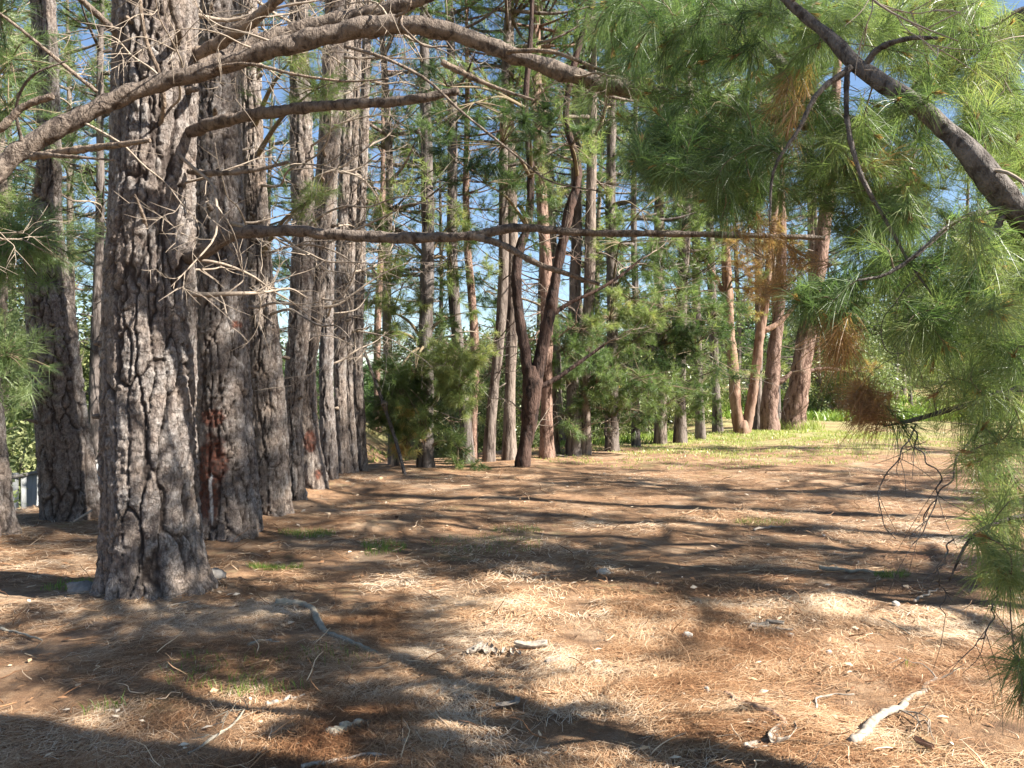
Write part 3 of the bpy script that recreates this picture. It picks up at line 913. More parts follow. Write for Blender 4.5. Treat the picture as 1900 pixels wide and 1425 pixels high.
KINDS = [
    make_pine("", 101, 17, 6.0, 2.3, .17, 1.0),
    make_pine("", 102, 19, 8.0, 2.0, .20, 0.9, 18),
    make_pine("", 103, 15, 4.2, 2.2, .15, 1.0, 10),
    make_pine("", 104, 18, 2.6, 2.4, .22, 1.0, 8, low=[(.9, -.5, 2.0, 1.0, 60), (-.9, -.4, 2.6, 1.0, 60), (.2, -1.0, 3.2, .9, 50)]),
    make_pine("", 105, 12, 1.8, 1.9, .13, 1.1, 6, low=[(.8, .1, 1.6, .9, 50), (-.7, -.6, 1.5, .9, 50)]),
    make_pine("", 106, 20, 9.0, 2.6, .24, 1.0, 20, mat=M_BARKS),
]
used = set()


def put(kind, x, y, s, rz, label, group):
    loc = (x, y, hz(x, y) - .02)
    if kind not in used:
        used.add(kind)
        o = KINDS[kind]
        o.location, o.rotation_euler, o.scale = loc, (0, 0, rz), (s, s, s)
        o["label"], o["group"] = label, group
        return o
    return dup(KINDS[kind], loc, rz, s, label, group)


BELT = "pines of the belt behind the clearing"
belt = [  # px, base py, kind, scale, label
    (730, 862, 2, .9, "dark thin pine behind the leaning dead pole at the road gap"),
    (868, 860, 0, 1.0, "dark pine directly left of the slim reddish one, bright tufts around it"),
    (878, 857, 5, .55, "slim reddish pine pole between two dark trunks left of the forked tree"),
    (907, 857, 0, .95, "dark short looking pine trunk under a bare drooping twig"),
    (945, 855, 1, .95, "pale brown pine trunk close on the left of the forked tree"),
    (1015, 850, 5, .85, "brown pine close on the right of the forked tree"),
    (1030, 841, 1, .7, "thin grey pine just behind the brown one right of the forked tree"),
    (1085, 842, 0, 1.1, "grey pine twinned with a dark trunk near the pale stick"),
    (1180, 828, 4, 1.1, "low bushy pine with yellowish tufts spreading over the belt edge"),
    (1262, 822, 3, 1.0, "stout pine with a dark lower trunk left of the V shaped tree"),
    (1300, 817, 2, 1.2, "short dark pine two trunks left of the orange V tree"),
    (1332, 808, 1, 1.0, "dark pine directly left of the orange V tree"),
    (1405, 806, 0, 1.1, "dark pine seen through the fork of the orange V tree"),
]
rb = np.random.default_rng(5)
for px, py, kd, s, lab in belt:
    d = FPX * 1.6 / (py - 712)
    put(kd, (px - 950) / FPX * d, d, s, rb.uniform(0, 6.28), lab, BELT)

DEEP = "pines deeper in the wood"
deep_label = ["distant pine deep in the wood with a crown starting low down", "distant tall bare stemmed pine deep in the wood"]
deep = []
tries = 0
while len(deep) < 22 and tries < 4000:
    tries += 1
    px = rb.uniform(640, 1560)
    x0 = (px - 950) / FPX
    ld = (17.6 + 1.03 * 0.8) / (1 - 1.03 * x0) if x0 < .9 else 60
    d = min(ld, 27) + rb.uniform(2.5, 24) ** 1.0
    x = x0 * d
    if px < 800 and d < 24:
        continue
    if px > 1480 and d < 34:
        continue
    if any((x - a)**2 + (d - b)**2 < 2.2 for a, b in deep):
        continue
    deep.append((x, d))
    kd = int(rb.choice([0, 1, 2, 3, 4, 5], p=[.22, .22, .16, .16, .10, .14]))
    put(kd, x, d, rb.uniform(.85, 1.2), rb.uniform(0, 6.28), deep_label[0] if kd in (3, 4, 2) else deep_label[1], DEEP)
LEFTW = "pines beyond the fence"
for (px, d, kd, s) in ((175, 17, 1, .8), (150, 22, 0, 1), (20, 19, 0, 1), (60, 26, 3, 1), (215, 28, 3, 1), (-60, 16, 3, .9), (205, 19, 5, .6), (330, 30, 3, 1.1), (480, 33, 0, 1.1),
                       (560, 30, 3, 1), (620, 36, 2, 1.2), (30, 36, 3, 1.2), (120, 40, 4, 1.4)):
    x = (px - 950) / FPX * d
    put(kd, x, d, s, rb.uniform(0, 6.28), "pine rising beyond the grey fence behind the left hand trunks", LEFTW)
RIGHTB = "pines on the far grassy bank"
for (px, d, kd, s) in ((1662, 42, 0, .9), (1675, 44, 1, 1), (1690, 41, 0, .8), (1790, 50, 1, 1), (1860, 46, 0, 1)):
    put(kd, (px - 950) / FPX * d, d, s, rb.uniform(0, 6.28), "thin dark pine on the far grassy bank behind the hanging needles", RIGHTB)
OUT = "pines shading the clearing from the sunny side"
for (x, y, kd, s) in ((11.0, -2.5, 0, .95), (9.8, 5.6, 2, 1.0), (9.0, 4.0, 4, 1.0), (12.6, 3.4, 3, 1.0), (7.2, 5.7, 0, .95), (8.6, 8.8, 1, .95), (11.5, 6.5, 1, .9), (12.4, 9.3, 0, 1.0), (16.5, 8.0, 5, .9), (19.5, 15.5, 1, .9), (20.0, 10.5, 0, 1.0), (13.5, -7.0, 1, 1), (8.0, -6.5, 0, 1), (9.5, 0.0, 1, 1), (15.5, -3, 2, 1.1)):
    put(kd, x, y, s, rb.uniform(0, 6.28), "tall pine standing past the edge of the view on the sunny side", OUT)


# ------------------------------------------------------------------ near tree on the right and the arched limb tree on the left
CLEAR = [([(960, 105), (1100, 150), (1220, 175), (1340, 200), (1480, 230)], 42, 5.2), ([(1540, 75), (1600, 130), (1680, 180), (1750, 235), (1810, 300), (1880, 385)], 48, 3.15), ([(1300, 435), (1420, 438), (1530, 441)], 26, 5.6)]


def needle_tree(label, loc, trunk, branches, blobs, seed, mat, k=82, L=.16, w=.0017, tint=(.2, .6), droop=.22, segs=2, bare=(), dead=0):
    root = thing("pine_tree", label, "pine tree", loc)
    r = np.random.default_rng(seed)
    m = MB()
    trunk_mesh(m, trunk[0], trunk[1], 260, 84, seed, zbase=0.0)
    link("trunk", m.mesh("trunk", M_BARKN, loc), root)
    nodes, nr = [], []
    for (path, r0, r1, nm) in branches:
        m = MB()
        pp = np.array([P(*a) if len(a) == 3 else np.array(a[:3]) for a in path])
        rr = np.linspace(r0, r1, len(pp)) if np.isscalar(r0) else np.array(r0)
        tube(m, pp, rr, 16 if rr[0] > .05 else 12 if rr[0] > .02 else 7, len(pp) * 14, .42, seed)
        link(nm, m.mesh(nm, mat, loc), root)
        n = max(10, int(np.linalg.norm(np.diff(pp, axis=0), axis=1).sum() / .06))
        sp = smooth_path(np.concatenate([pp, rr[:, None]], 1), n)
        vis = sp[len(sp) // 6:]
        nodes.append(vis[:, :3])
        nr.append(vis[:, 3])
    nodes, nr = np.concatenate(nodes), np.concatenate(nr)
    pts, tn, isbare = [], [], []
    for (px, py, rx, ry, d0, d1, n, t0, t1) in blobs:
        a = r.uniform(0, 6.283, n)
        q = np.sqrt(r.random(n))
        X = px + rx * q * np.cos(a)
        Y = py + ry * q * np.sin(a)
        D = r.uniform(d0, d1, n)
        pts.append(np.stack([(X - 950) / FPX * D, D, CAMZ - (Y - 712) / FPX * D], 1))
        tn.append(r.uniform(t0, t1, n))
    pts, tn = np.concatenate(pts), np.concatenate(tn)
    ok = pts[:, 2] > .12
    ppx = 950 + FPX * pts[:, 0] / pts[:, 1]
    ppy = 712 - FPX * (pts[:, 2] - CAMZ) / pts[:, 1]
    for (ln, rad_, dl) in CLEAR:
        L_ = smooth_path(np.array(ln, float), 60)
        dm = np.sqrt(((ppx[:, None] - L_[None, :, 0])**2 + (ppy[:, None] - L_[None, :, 1])**2).min(1))
        ok &= ~((dm < rad_) & (pts[:, 1] < dl) & (r.random(len(pts)) < .62))
    pts, tn = pts[ok], tn[ok]
    dist = np.array([np.min(((nodes - p) ** 2).sum(1)) for p in pts])
    order = np.argsort(dist)
    tw, cm = MB(), MB()
    cap = len(nodes) + len(pts) * 6
    NN = np.zeros((cap, 3))
    NR = np.zeros(cap)
    cnt = len(nodes)
    NN[:cnt], NR[:cnt] = nodes, nr
    AX = np.zeros_like(pts)
    for i in order:
        p = pts[i]
        dd = ((NN[:cnt] - p) ** 2).sum(1)
        j = int(np.argmin(dd))
        q0, L0 = NN[j], math.sqrt(dd[j])
        r0 = min(NR[j] * .6, .0035 + .006 * L0)
        mid = (q0 + p) / 2 + r.normal(0, .10, 3) * L0 + np.array([0, 0, .10 * L0])
        tube(tw, [q0, mid, p], [r0, max(r0 * .7, .0022), .0022], 4 if r0 < .006 else 6, 6)
        sp = smooth_path([q0, mid, p], 6)[1:]
        NN[cnt:cnt + 5] = sp
        NR[cnt:cnt + 5] = np.linspace(r0, .003, 5)
        cnt += 5
        AX[i] = unit(p - mid) + np.array([0, 0, r.uniform(-.3, .25)]) + r.normal(0, .25, 3)
    link("twig_sprays", tw.mesh("twig_sprays", M_TWIGG, loc), root)
    needles(cm, pts, AX, k, L, w, .15, (.25, 1.05), droop, tn, segs, r)
    # orange buds at the shoot tips
    bi = r.random(len(pts)) < .4
    needles(cm, pts[bi] + unit(AX[bi]) * .015, AX[bi], 18, .036, .008, .03, (.1, .6), 0, np.full(bi.sum(), .87), 1, r)
    link("crown", cm.mesh("crown", M_NEED, loc), root)
    for i in range(dead):
        j = int(r.integers(len(nodes) // 30, int(len(nodes) * .5)))
        m = MB()
        a = r.uniform(0, 6.28)
        dead_branch(m, nodes[j], [math.cos(a), .6 * math.sin(a), r.uniform(-.9, .8)], r.uniform(.5, 1.4), r.uniform(.006, .012), seed * 7 + i, 7, .8, 1, .9)
        link("dead_branch", m.mesh("dead_branch", M_TWIG, loc), root)
    for i, (path, r0, r1) in enumerate(bare):
        m = MB()
        pp = smooth_path(np.array([P(*a) for a in path]), 12)
        pp[1:] += r.normal(0, .008, (11, 3))
        tube(m, pp, np.linspace(r0, r1, len(pp)), 6, len(pp) * 4, .3, i)
        for kk in range(8):
            j = r.integers(1, len(pp))
            dv = unit(pp[j] - pp[j - 1]) + r.normal(0, .6, 3)
            ll = r.uniform(.05, .18)
            tube(m, [pp[j], pp[j] + dv * ll * .5, pp[j] + dv * ll + r.normal(0, .02, 3)], [r1 * .9, r1 * .7, r1 * .4], 4, 6)
        link("bare_twig", m.mesh("bare_twig", M_LIMBD, loc), root)
    return root


TR = np.array([4.6, 1.35, 0.0])
needle_tree("near pine reaching in from the right with needle sprays and a diagonal grey branch", tuple(TR),
            ([TR + [0, 0, -.2], TR + [0, 0, 0], TR + [.05, 0, 1.5], TR + [.1, .05, 4], TR + [.1, .1, 9], TR + [.1, .1, 13]], [.40, .38, .34, .30, .2, .05]),
            [([(4.6, 1.35, 1.35, 0), (3.6, 2.3, 1.7, 0), (1960, 440, 3.05), (1880, 385, 3.0), (1810, 300, 3.0), (1750, 235, 3.05), (1680, 180, 3.1), (1600, 130, 3.2), (1540, 70, 3.3), (1470, 10, 3.4), (1400, -60, 3.5)],
              [.075, .07, .060, .052, .044, .037, .034, .030, .025, .018, .012], .01, "branch"),
             ([(4.6, 1.35, 2.4, 0), (3.4, 3.0, 3.0, 0), (1800, 80, 4.2), (1620, 230, 4.4), (1540, 215, 4.5), (1450, 120, 4.5), (1370, 30, 4.6)], .07, .025, "branch"),
             ([(4.6, 1.35, 1.0, 0), (3.4, 2.3, 1.3, 0), (2000, 700, 3.0), (1860, 730, 2.9), (1760, 760, 2.9), (1690, 780, 2.95), (1640, 790, 3.0)], .022, .004, "branch"),
             ([(4.6, 1.35, .8, 0), (3.2, 2.2, .95, 0), (2000, 960, 2.8), (1880, 960, 2.75), (1800, 1000, 2.7), (1760, 1080, 2.7)], .014, .003, "branch"),
             ([(1600, 130, 3.2), (1625, 95, 3.15), (1680, 72, 3.1), (1740, 70, 3.05)], .016, .006, "branch"),
             ([(1580, 125, 3.2), (1520, 170, 3.2), (1482, 240, 3.2), (1438, 310, 3.2), (1428, 410, 3.2)], .014, .004, "branch"),
             ([(1572, 125, 3.2), (1572, 220, 3.15), (1600, 330, 3.1), (1650, 420, 3.1), (1690, 490, 3.1), (1740, 560, 3.1)], .012, .004, "branch"),
             ([(1870, 385, 3.0), (1800, 400, 2.95), (1760, 420, 2.9), (1690, 480, 2.9), (1640, 510, 2.9), (1590, 520, 2.9)], .014, .004, "branch"),
             ([(1860, 400, 3.0), (1840, 440, 3.0), (1815, 485, 3.0)], .016, .004, "branch")],
            [(1250, 50, 170, 80, 3.6, 5.4, 171, 0.15, 0.50), (1300, 265, 130, 80, 3.2, 4.6, 151, 0.12, 0.48), (1180, 170, 110, 70, 3.8, 5.4, 56, 0.20, 0.58), (1210, 290, 40, 40, 3.4, 4.0, 27, 0.10, 0.40),
             (1450, 60, 120, 90, 3.5, 5.0, 104, 0.30, 0.64), (1480, 280, 110, 110, 3.6, 5.0, 85, 0.12, 0.50), (1620, 40, 130, 60, 3.5, 5.0, 95, 0.40, 0.70), (1650, 300, 110, 110, 3.3, 4.8, 113, 0.25, 0.64),
             (1770, 80, 140, 90, 3.3, 5.0, 151, 0.40, 0.72), (1850, 240, 70, 110, 3.2, 4.8, 113, 0.35, 0.70), (1730, 190, 22, 22, 2.9, 3.0, 5, 0.30, 0.60), (1660, 190, 26, 26, 3.0, 3.15, 5, 0.30, 0.60), (1700, 470, 130, 80, 3.0, 4.4, 74, 0.25, 0.64), (1850, 480, 70, 90, 2.6, 4.0, 65, 0.35, 0.70),
             (1530, 560, 50, 45, 2.9, 3.6, 32, 0.10, 0.45), (1760, 610, 110, 70, 2.7, 4.0, 57, 0.25, 0.66), (1860, 660, 60, 100, 2.5, 3.6, 39, 0.45, 0.70), (1790, 740, 90, 45, 2.6, 3.4, 16, 0.35, 0.70),
             (1850, 830, 65, 60, 2.5, 3.6, 17, 0.45, 0.70), (1855, 940, 50, 60, 2.5, 3.6, 12, 0.45, 0.70), (1850, 1035, 45, 45, 2.4, 3.3, 8, 0.40, 0.70), (1880, 1100, 25, 40, 2.4, 2.8, 5, 0.40, 0.70), (1895, 1250, 14, 45, 2.3, 2.6, 4, 0.30, 0.60),
             (1610, 745, 22, 40, 2.95, 3.1, 15, 0.95, 1.00), (1560, 640, 40, 40, 3.0, 3.5, 11, 0.86, 0.98), (1440, 500, 60, 60, 3.6, 4.6, 17, 0.86, 0.98), (1640, 330, 60, 80, 3.3, 4.0, 10, 0.88, 1.00), (1480, 200, 60, 60, 3.3, 4.4, 10, 0.84, 0.98),
             (1690, 790, 14, 14, 2.9, 3, 2, 0.20, 0.40), (1380, 370, 70, 45, 3.3, 4.4, 27, 0.12, 0.44), (1600, 400, 60, 60, 3.2, 4.2, 27, 0.20, 0.54)],
            61, M_LIMBD, dead=10,
            bare=[([(1700, 785, 2.95), (1665, 850, 2.9), (1640, 910, 2.9), (1637, 960, 2.9), (1650, 1000, 2.9)], .0032, .0016),
                  ([(1690, 790, 2.95), (1720, 850, 2.9), (1740, 900, 2.85), (1710, 970, 2.85)], .0032, .0016),
                  ([(1830, 770, 2.9), (1790, 830, 2.85), (1755, 900, 2.8), (1715, 975, 2.8), (1690, 1010, 2.8)], .004, .0016),
                  ([(1770, 1000, 2.7), (1745, 1050, 2.7), (1748, 1100, 2.7), (1755, 1135, 2.7)], .003, .0015),
                  ([(1850, 1090, 2.6), (1835, 1150, 2.6), (1805, 1200, 2.6)], .003, .0015),
                  ([(1780, 560, 3.0), (1700, 620, 2.95), (1660, 660, 2.95), (1640, 640, 2.95), (1655, 570, 2.95), (1700, 520, 2.95)], .003, .0015)])

TL = np.array([-5.2, 3.2, 0.0])
needle_tree("pine whose long arched limb crosses the top of the view before the thickest trunk", tuple(TL),
            ([TL + [0, 0, -.2], TL, TL + [0, 0, 1.5], TL + [-.05, .05, 4], TL + [0, .1, 9], TL + [0, .1, 13]], [.40, .37, .33, .29, .2, .05]),
            [([(-5.2, 3.2, 2.35, 0), (-4.4, 3.8, 2.5, 0), (-60, 375, 4.9), (0, 310, 5.0), (130, 225, 5.1), (260, 165, 5.2), (380, 132, 5.2), (500, 92, 5.2), (620, 62, 5.2), (720, 46, 5.2), (840, 60, 5.2), (960, 105, 5.2),
               (1100, 150, 5.2), (1220, 175, 5.15), (1340, 200, 5.1), (1500, 235, 5.0)],
              [.068, .064, .060, .058, .056, .052, .051, .055, .060, .062, .056, .049, .058, .048, .038, .022], .02, "branch"),
             ([(372, 128, 5.25), (450, 92, 5.35), (560, 55, 5.4), (660, 32, 5.4), (760, 5, 5.3), (860, -40, 5.2)], [.045, .055, .062, .058, .05, .04], .03, "branch"),
             ([(380, 128, 5.2), (450, 118, 5.1), (560, 140, 5.0), (640, 150, 5.0), (720, 146, 4.9)], .014, .005, "dead_branch"),
             ([(60, 290, 5.0), (160, 275, 4.8), (220, 268, 4.7), (278, 260, 4.6)], .026, .012, "broken_branch"),
             ([(60, 285, 5.0), (130, 290, 4.8), (215, 297, 4.7)], .018, .005, "broken_branch"),
             ([(-60, 260, 4.6), (0, 238, 4.5), (40, 200, 4.5), (98, 177, 4.5)], .022, .018, "broken_branch"),
             ([(180, 170, 5.1), (100, 105, 5.0), (40, 55, 4.9), (-20, 10, 4.8)], .014, .008, "dead_branch"),
             ([(40, 262, 5.0), (30, 200, 4.9), (60, 140, 4.8), (125, 112, 4.8)], .012, .005, "dead_branch"),
             ([(740, 40, 5.1), (745, 30, 5.0), (752, 55, 4.8), (790, 85, 4.8), (830, 85, 4.8)], .010, .006, "dead_branch"),
             ([(735, 30, 5.0), (760, 10, 4.8), (765, -40, 4.8)], .010, .006, "dead_branch"),
             ([(640, 85, 5.1), (720, 110, 5.0), (780, 140, 5.0), (860, 210, 4.9), (960, 290, 4.8), (1010, 330, 4.8), (1115, 355, 4.7)], .012, .004, "dead_branch"),
             ([(820, 115, 5.0), (880, 145, 5.0), (915, 160, 5.0), (990, 185, 4.9)], .02, .008, "dead_branch"),
             ([(940, 95, 5.1), (1020, 95, 5.0), (1120, 130, 5.0), (1210, 150, 5.0)], .016, .008, "dead_branch")],
            [(1380, 190, 90, 60, 4.6, 5.4, 60, .15, .5), (1500, 210, 70, 60, 4.6, 5.4, 50, .15, .5), (1250, 160, 70, 40, 4.8, 5.4, 24, .2, .55)],
            63, M_LIMB, k=50, w=.0026, dead=13)


# ------------------------------------------------------------------ shrubs
def make_shrub(label, seed, rx, h, n, leaf, tint=(.2, .9)):
    r = np.random.default_rng(seed)
    root = thing("shrub", label, "shrub", (0, 0, 0))
    wm, cm = MB(), MB()
    cl = r.normal(size=(26, 3)) * np.array([rx * .42, rx * .42, h * .22]) + np.array([0, 0, h * .52])
    cl[:, 2] = np.clip(cl[:, 2], .15, h)
    for c in cl:
        b = r.normal(0, .06, 3) * np.array([1, 1, 0])
        tube(wm, [b, b * .5 + c * .5 + np.array([0, 0, .1]), c], [.025, .016, .008], 5, 7)
    k = r.integers(0, 26, n)
    pos = cl[k] + r.normal(size=(n, 3)) * np.array([.30, .30, .24]) * rx * .55
    pos[:, 2] = np.maximum(pos[:, 2], .05)
    nn = unit(r.normal(size=(n, 3)) + np.array([0, 0, .8]))
    t1 = unit(np.cross(nn, unit(r.normal(size=(n, 3)))))
    t2 = np.cross(nn, t1)
    s = (leaf * r.uniform(.6, 1.3, n))[:, None]
    V = np.stack([pos - t1 * s, pos + t2 * s * .42, pos + t1 * s, pos - t2 * s * .42], 1).reshape(-1, 3)
    i = np.arange(n) * 4
    tt = (r.uniform(*tint, 26))[k] + r.normal(0, .1, n)
    cm.add(V, Q=np.stack([i, i + 1, i + 2, i + 3], 1), tint=np.repeat(tt, 4))
    link("stem", wm.mesh("stem", M_TWIG), root)
    link("foliage", cm.mesh("foliage", M_LEAF, smooth=False), root)
    return root


SK = [make_shrub("", 201, 1.7, 2.6, 9000, .055), make_shrub("", 202, 1.3, 1.7, 6000, .05, (.3, 1)), make_shrub("", 203, 2.4, 3.8, 13000, .07, (.0, .6))]
sused = set()


def put_shrub(kd, x, y, s, label, group):
    loc, rz = (x, y, hz(x, y) - .03), rb.uniform(0, 6.28)
    if kd not in sused:
        sused.add(kd)
        o = SK[kd]
        o.location, o.rotation_euler, o.scale = loc, (0, 0, rz), (s, s, s)
        o["label"], o["group"] = label, group
        return
    dup(SK[kd], loc, rz, s, label, group)


GARDEN = "garden shrubs beyond the fence"
for (x, y, kd, s) in ((-9.6, 12.5, 0, 1), (-9.8, 15.5, 1, 1.4), (-10.5, 18.5, 0, 1.2), (-12, 14, 2, 1.1), (-12.5, 19, 2, 1.2), (-10, 22.5, 0, 1.2), (-9.5, 26, 1, 1.5), (-14, 25, 2, 1.3), (-11, 30, 2, 1.2), (-15, 33, 2, 1.6),
                      (-18, 22, 2, 1.6), (-20, 29, 2, 1.7), (-16, 16.5, 2, 1.4)):
    put_shrub(kd, x, y, s, "sunlit leafy shrub beyond the grey fence at the left", GARDEN)
UNDER = "undergrowth shrubs behind the pine belt"
for i in range(34):
    x = rb.uniform(-3.5, 7.5)
    y = 22 + .95 * (x + .8) + rb.uniform(3, 18)
    if x < -1 and y < 30:
        continue
    put_shrub(int(rb.choice([0, 1, 2])), x, y, rb.uniform(.8, 1.3), "leafy undergrowth shrub in shade behind the pine belt", UNDER)
BANK = "pale shrubs on the grassy bank"
for (px, d, kd, s) in ((1560, 36, 0, 1.3), (1600, 38, 0, 1.5), (1535, 40, 2, 1.2), (1640, 46, 2, 1.2), (1700, 50, 0, 1.6), (1580, 47, 2, 1.5), (1780, 56, 2, 1.6), (1850, 50, 2, 1.5), (1900, 58, 2, 1.8)):
    put_shrub(kd, (px - 950) / FPX * d, d, s, "pale green twiggy shrub on the far grassy bank right of the leaning pine", BANK)

# far wood, one mass
r = np.random.default_rng(77)
cm = MB()
n = 26000
a = r.uniform(-1.1, 1.1, n)
dd = r.uniform(62, 95, n)
X, Y = np.sin(a) * dd, np.cos(a) * dd
top = 4.5 + 3 * vnoise(np.stack([X * .11, Y * .11, 0 * X], 1), 5) + 2.5 * vnoise(np.stack([X * .4, Y * .4, 0 * X], 1), 6)
Z = height(X, Y) + top * r.random(n) ** .8
pos = np.stack([X, Y, Z], 1)
tt = .28 + .3 * vnoise(pos * .35, 9) + r.normal(0, .05, n)
needles(cm, pos, r.normal(size=(n, 3)) + np.array([0, 0, .6]), 7, .95, .16, .6, (.3, 1.4), .1, tt, 1, r)
link("distant_woods", cm.mesh("distant_woods", M_NEED), kind="stuff", label="hazy green woods closing the view far behind the pines")

# ------------------------------------------------------------------ fence
def box(mb, c, s):
    c, s = np.asarray(c, float), np.asarray(s, float) / 2
    V = np.array([[a, b, d] for a in (-1, 1) for b in (-1, 1) for d in (-1, 1)]) * s + c
    mb.add(V, Q=[[0, 1, 3, 2], [4, 6, 7, 5], [0, 4, 5, 1], [2, 3, 7, 6], [0, 2, 6, 4], [1, 5, 7, 3]])


fz = -1.75
froot = thing("sheet_fence", "grey weathered sheet fence running below the left hand trunks", "fence", (-8.1, 20, fz))
for i in range(18):
    y0 = 6 + i * 1.8
    m = MB()
    # corrugated sheet
    ny_ = 60
    ys = np.linspace(y0 + .03, y0 + 1.77, ny_)
    w = .012 * np.sin(ys * 2 * np.pi / .145)
    V = np.concatenate([np.stack([-8.1 + w + o, ys, np.full(ny_, z)], 1) for o, z in ((.004, fz - .1), (.004, .07), (-.004, .07), (-.004, fz - .1))])
    k = np.arange(ny_ - 1)
    Q = np.concatenate([np.stack([a * ny_ + k, a * ny_ + k + 1, b * ny_ + k + 1, b * ny_ + k], 1) for a, b in ((0, 1), (1, 2), (2, 3), (3, 0))])
    m.add(V, Q=Q)
    link("panel", m.mesh("panel", M_FENCE, froot.location), froot)
    m = MB()
    box(m, (-8.16, y0, fz + .9), (.08, .05, 1.98))
    link("post", m.mesh("post", M_FENCE, froot.location, False), froot)
m = MB()
box(m, (-8.1, 22.2, .095), (.075, 32.5, .05))
link("capping", m.mesh("capping", M_GREYSTONE, froot.location, False), froot)

# ------------------------------------------------------------------ needle litter, grass, chips
def litter(n, ylo, yhi, w, L, power, seed):
    r = np.random.default_rng(seed)
    y = ylo + (yhi - ylo) * r.random(n) ** power
    x = r.uniform(-1, 1, n) * (0.68 * y + .4)
    ok = x > -6.3
    x, y = x[ok], y[ok]
    n = len(x)
    cl = vnoise(np.stack([x * 2.2, y * 2.2, 0 * x], 1), 31)
    keep = r.random(n) < .60 + .9 * cl
    x, y, cl = x[keep], y[keep], cl[keep]
    n = len(x)
    flow = vnoise(np.stack([x * .8, y * .8, 0 * x + 4], 1), 33) * 2.2
    a = flow + r.normal(0, .9, n)
    ln = (L * r.uniform(.5, 1.2, n)) / 2
    dx, dy = np.cos(a) * ln, np.sin(a) * ln
    zc = height(x, y) + (0.026 * fbm(np.stack([x, y, 0 * x], 1) * 3.0, 4, 51)) * (1 - sstep(14, 26, y))
    z = zc + r.uniform(.001, .022, n) * (1 + cl * .6)
    tz = r.normal(0, .10, n) * ln
    px_, py_ = -np.sin(a) * w / 2, np.cos(a) * w / 2
    bow = r.normal(0, .12, n) * ln
    A = np.stack([x - dx, y - dy, z - np.abs(tz) * .3], 1)
    M_ = np.stack([x - np.sin(a) * bow, y + np.cos(a) * bow, z + .004], 1)
    B = np.stack([x + dx, y + dy, z + tz], 1)
    s = np.stack([px_, py_, 0 * px_], 1)
    V = np.stack([A - s, A + s, M_ + s, M_ - s, B], 1).reshape(-1, 3)
    ids = np.arange(n) * 5
    tint = np.clip(.50 + .30 * vnoise(np.stack([x * 3.6, y * 3.6, 0 * x], 1), 36) + .34 * vnoise(np.stack([x * 1.1, y * 1.1, 0 * x], 1), 35) + r.normal(0, .22, n), 0, 1)
    m.add(V, T=np.stack([ids + 3, ids + 2, ids + 4], 1), Q=np.stack([ids, ids + 1, ids + 2, ids + 3], 1), tint=np.repeat(tint, 5))


m = MB()
litter(190000, 2.6, 6.0, .0022, .14, 1.2, 1)
litter(90000, 5.5, 15.0, .005, .17, 1.25, 2)
link("needle_litter", m.mesh("needle_litter", M_LITTER), kind="stuff", label="fallen russet pine needles matted over the ground")


def grass_patch(m, cx, cy, rx, ry, n, h, w, t0, t1, r):
    a = r.uniform(0, 6.283, n)
    q = np.sqrt(r.random(n))
    x, y = cx + rx * q * np.cos(a), cy + ry * q * np.sin(a)
    k = vnoise(np.stack([x * 2.5, y * 2.5, 0 * x], 1), 71) > -.25
    x, y = x[k], y[k]
    n = len(x)
    z = height(x, y)
    a = r.uniform(0, 6.283, n)
    hh = h * r.uniform(.4, 1.2, n)
    le = r.uniform(.1, .9, n) * hh
    p = np.stack([x, y, z - .005], 1)
    s = np.stack([np.cos(a), np.sin(a), 0 * a], 1) * w / 2
    b = r.uniform(0, 6.283, n)
    o = np.stack([np.cos(b) * le, np.sin(b) * le, hh], 1)
    V = np.stack([p - s, p + s, p + o * np.array([.4, .4, .6]) + s * .8, p + o * np.array([.4, .4, .6]) - s * .8, p + o], 1).reshape(-1, 3)
    ids = np.arange(n) * 5
    m.add(V, T=np.stack([ids + 3, ids + 2, ids + 4], 1), Q=np.stack([ids, ids + 1, ids + 2, ids + 3], 1), tint=np.repeat(r.uniform(t0, t1, n), 5))


m = MB()
r = np.random.default_rng(91)
for (px, py, rx, ry, n) in ((512, 1052, .24, .16, 1400), (570, 992, .3, .2, 500), (680, 1018, .4, .35, 900), (420, 1240, .35, .3, 260), (470, 1275, .3, .12, 240), (150, 1085, .3, .2, 350),
                            (1415, 970, .35, .2, 300), (1655, 1068, .15, .1, 250), (960, 985, .3, .2, 200), (600, 1225, .3, .2, 160), (210, 1320, .15, .1, 150), (900, 1010, .6, .5, 350), (1720, 1240, .12, .08, 120)):
    g = G(px, py)
    grass_patch(m, g[0], g[1], rx, ry, n, .06, .004, .0, .6, r)
grass_patch(m, 6.8, 21.5, 6.5, 4.2, 11000, .06, .016, .5, 1.0, r)
grass_patch(m, 7.4, 23.0, 4.5, 2.0, 7000, .08, .016, .45, 1.0, r)
grass_patch(m, 4.0, 18.0, 4.0, 3.0, 4000, .05, .015, .4, 1.0, r)
grass_patch(m, 9.3, 26.2, .9, .8, 900, .35, .015, .4, .9, r)
grass_patch(m, 16, 38, 10, 7, 16000, .35, .06, .1, .6, r)
grass_patch(m, 2.5, 24.5, 2.5, 3.5, 5000, .2, .03, .2, .7, r)
grass_patch(m, -2.2, 26, 3.0, 5, 4000, .15, .03, .3, .8, r)
link("grass", m.mesh("grass", M_GRASS), kind="stuff", label="thin green grass in patches and on the sunny far side")

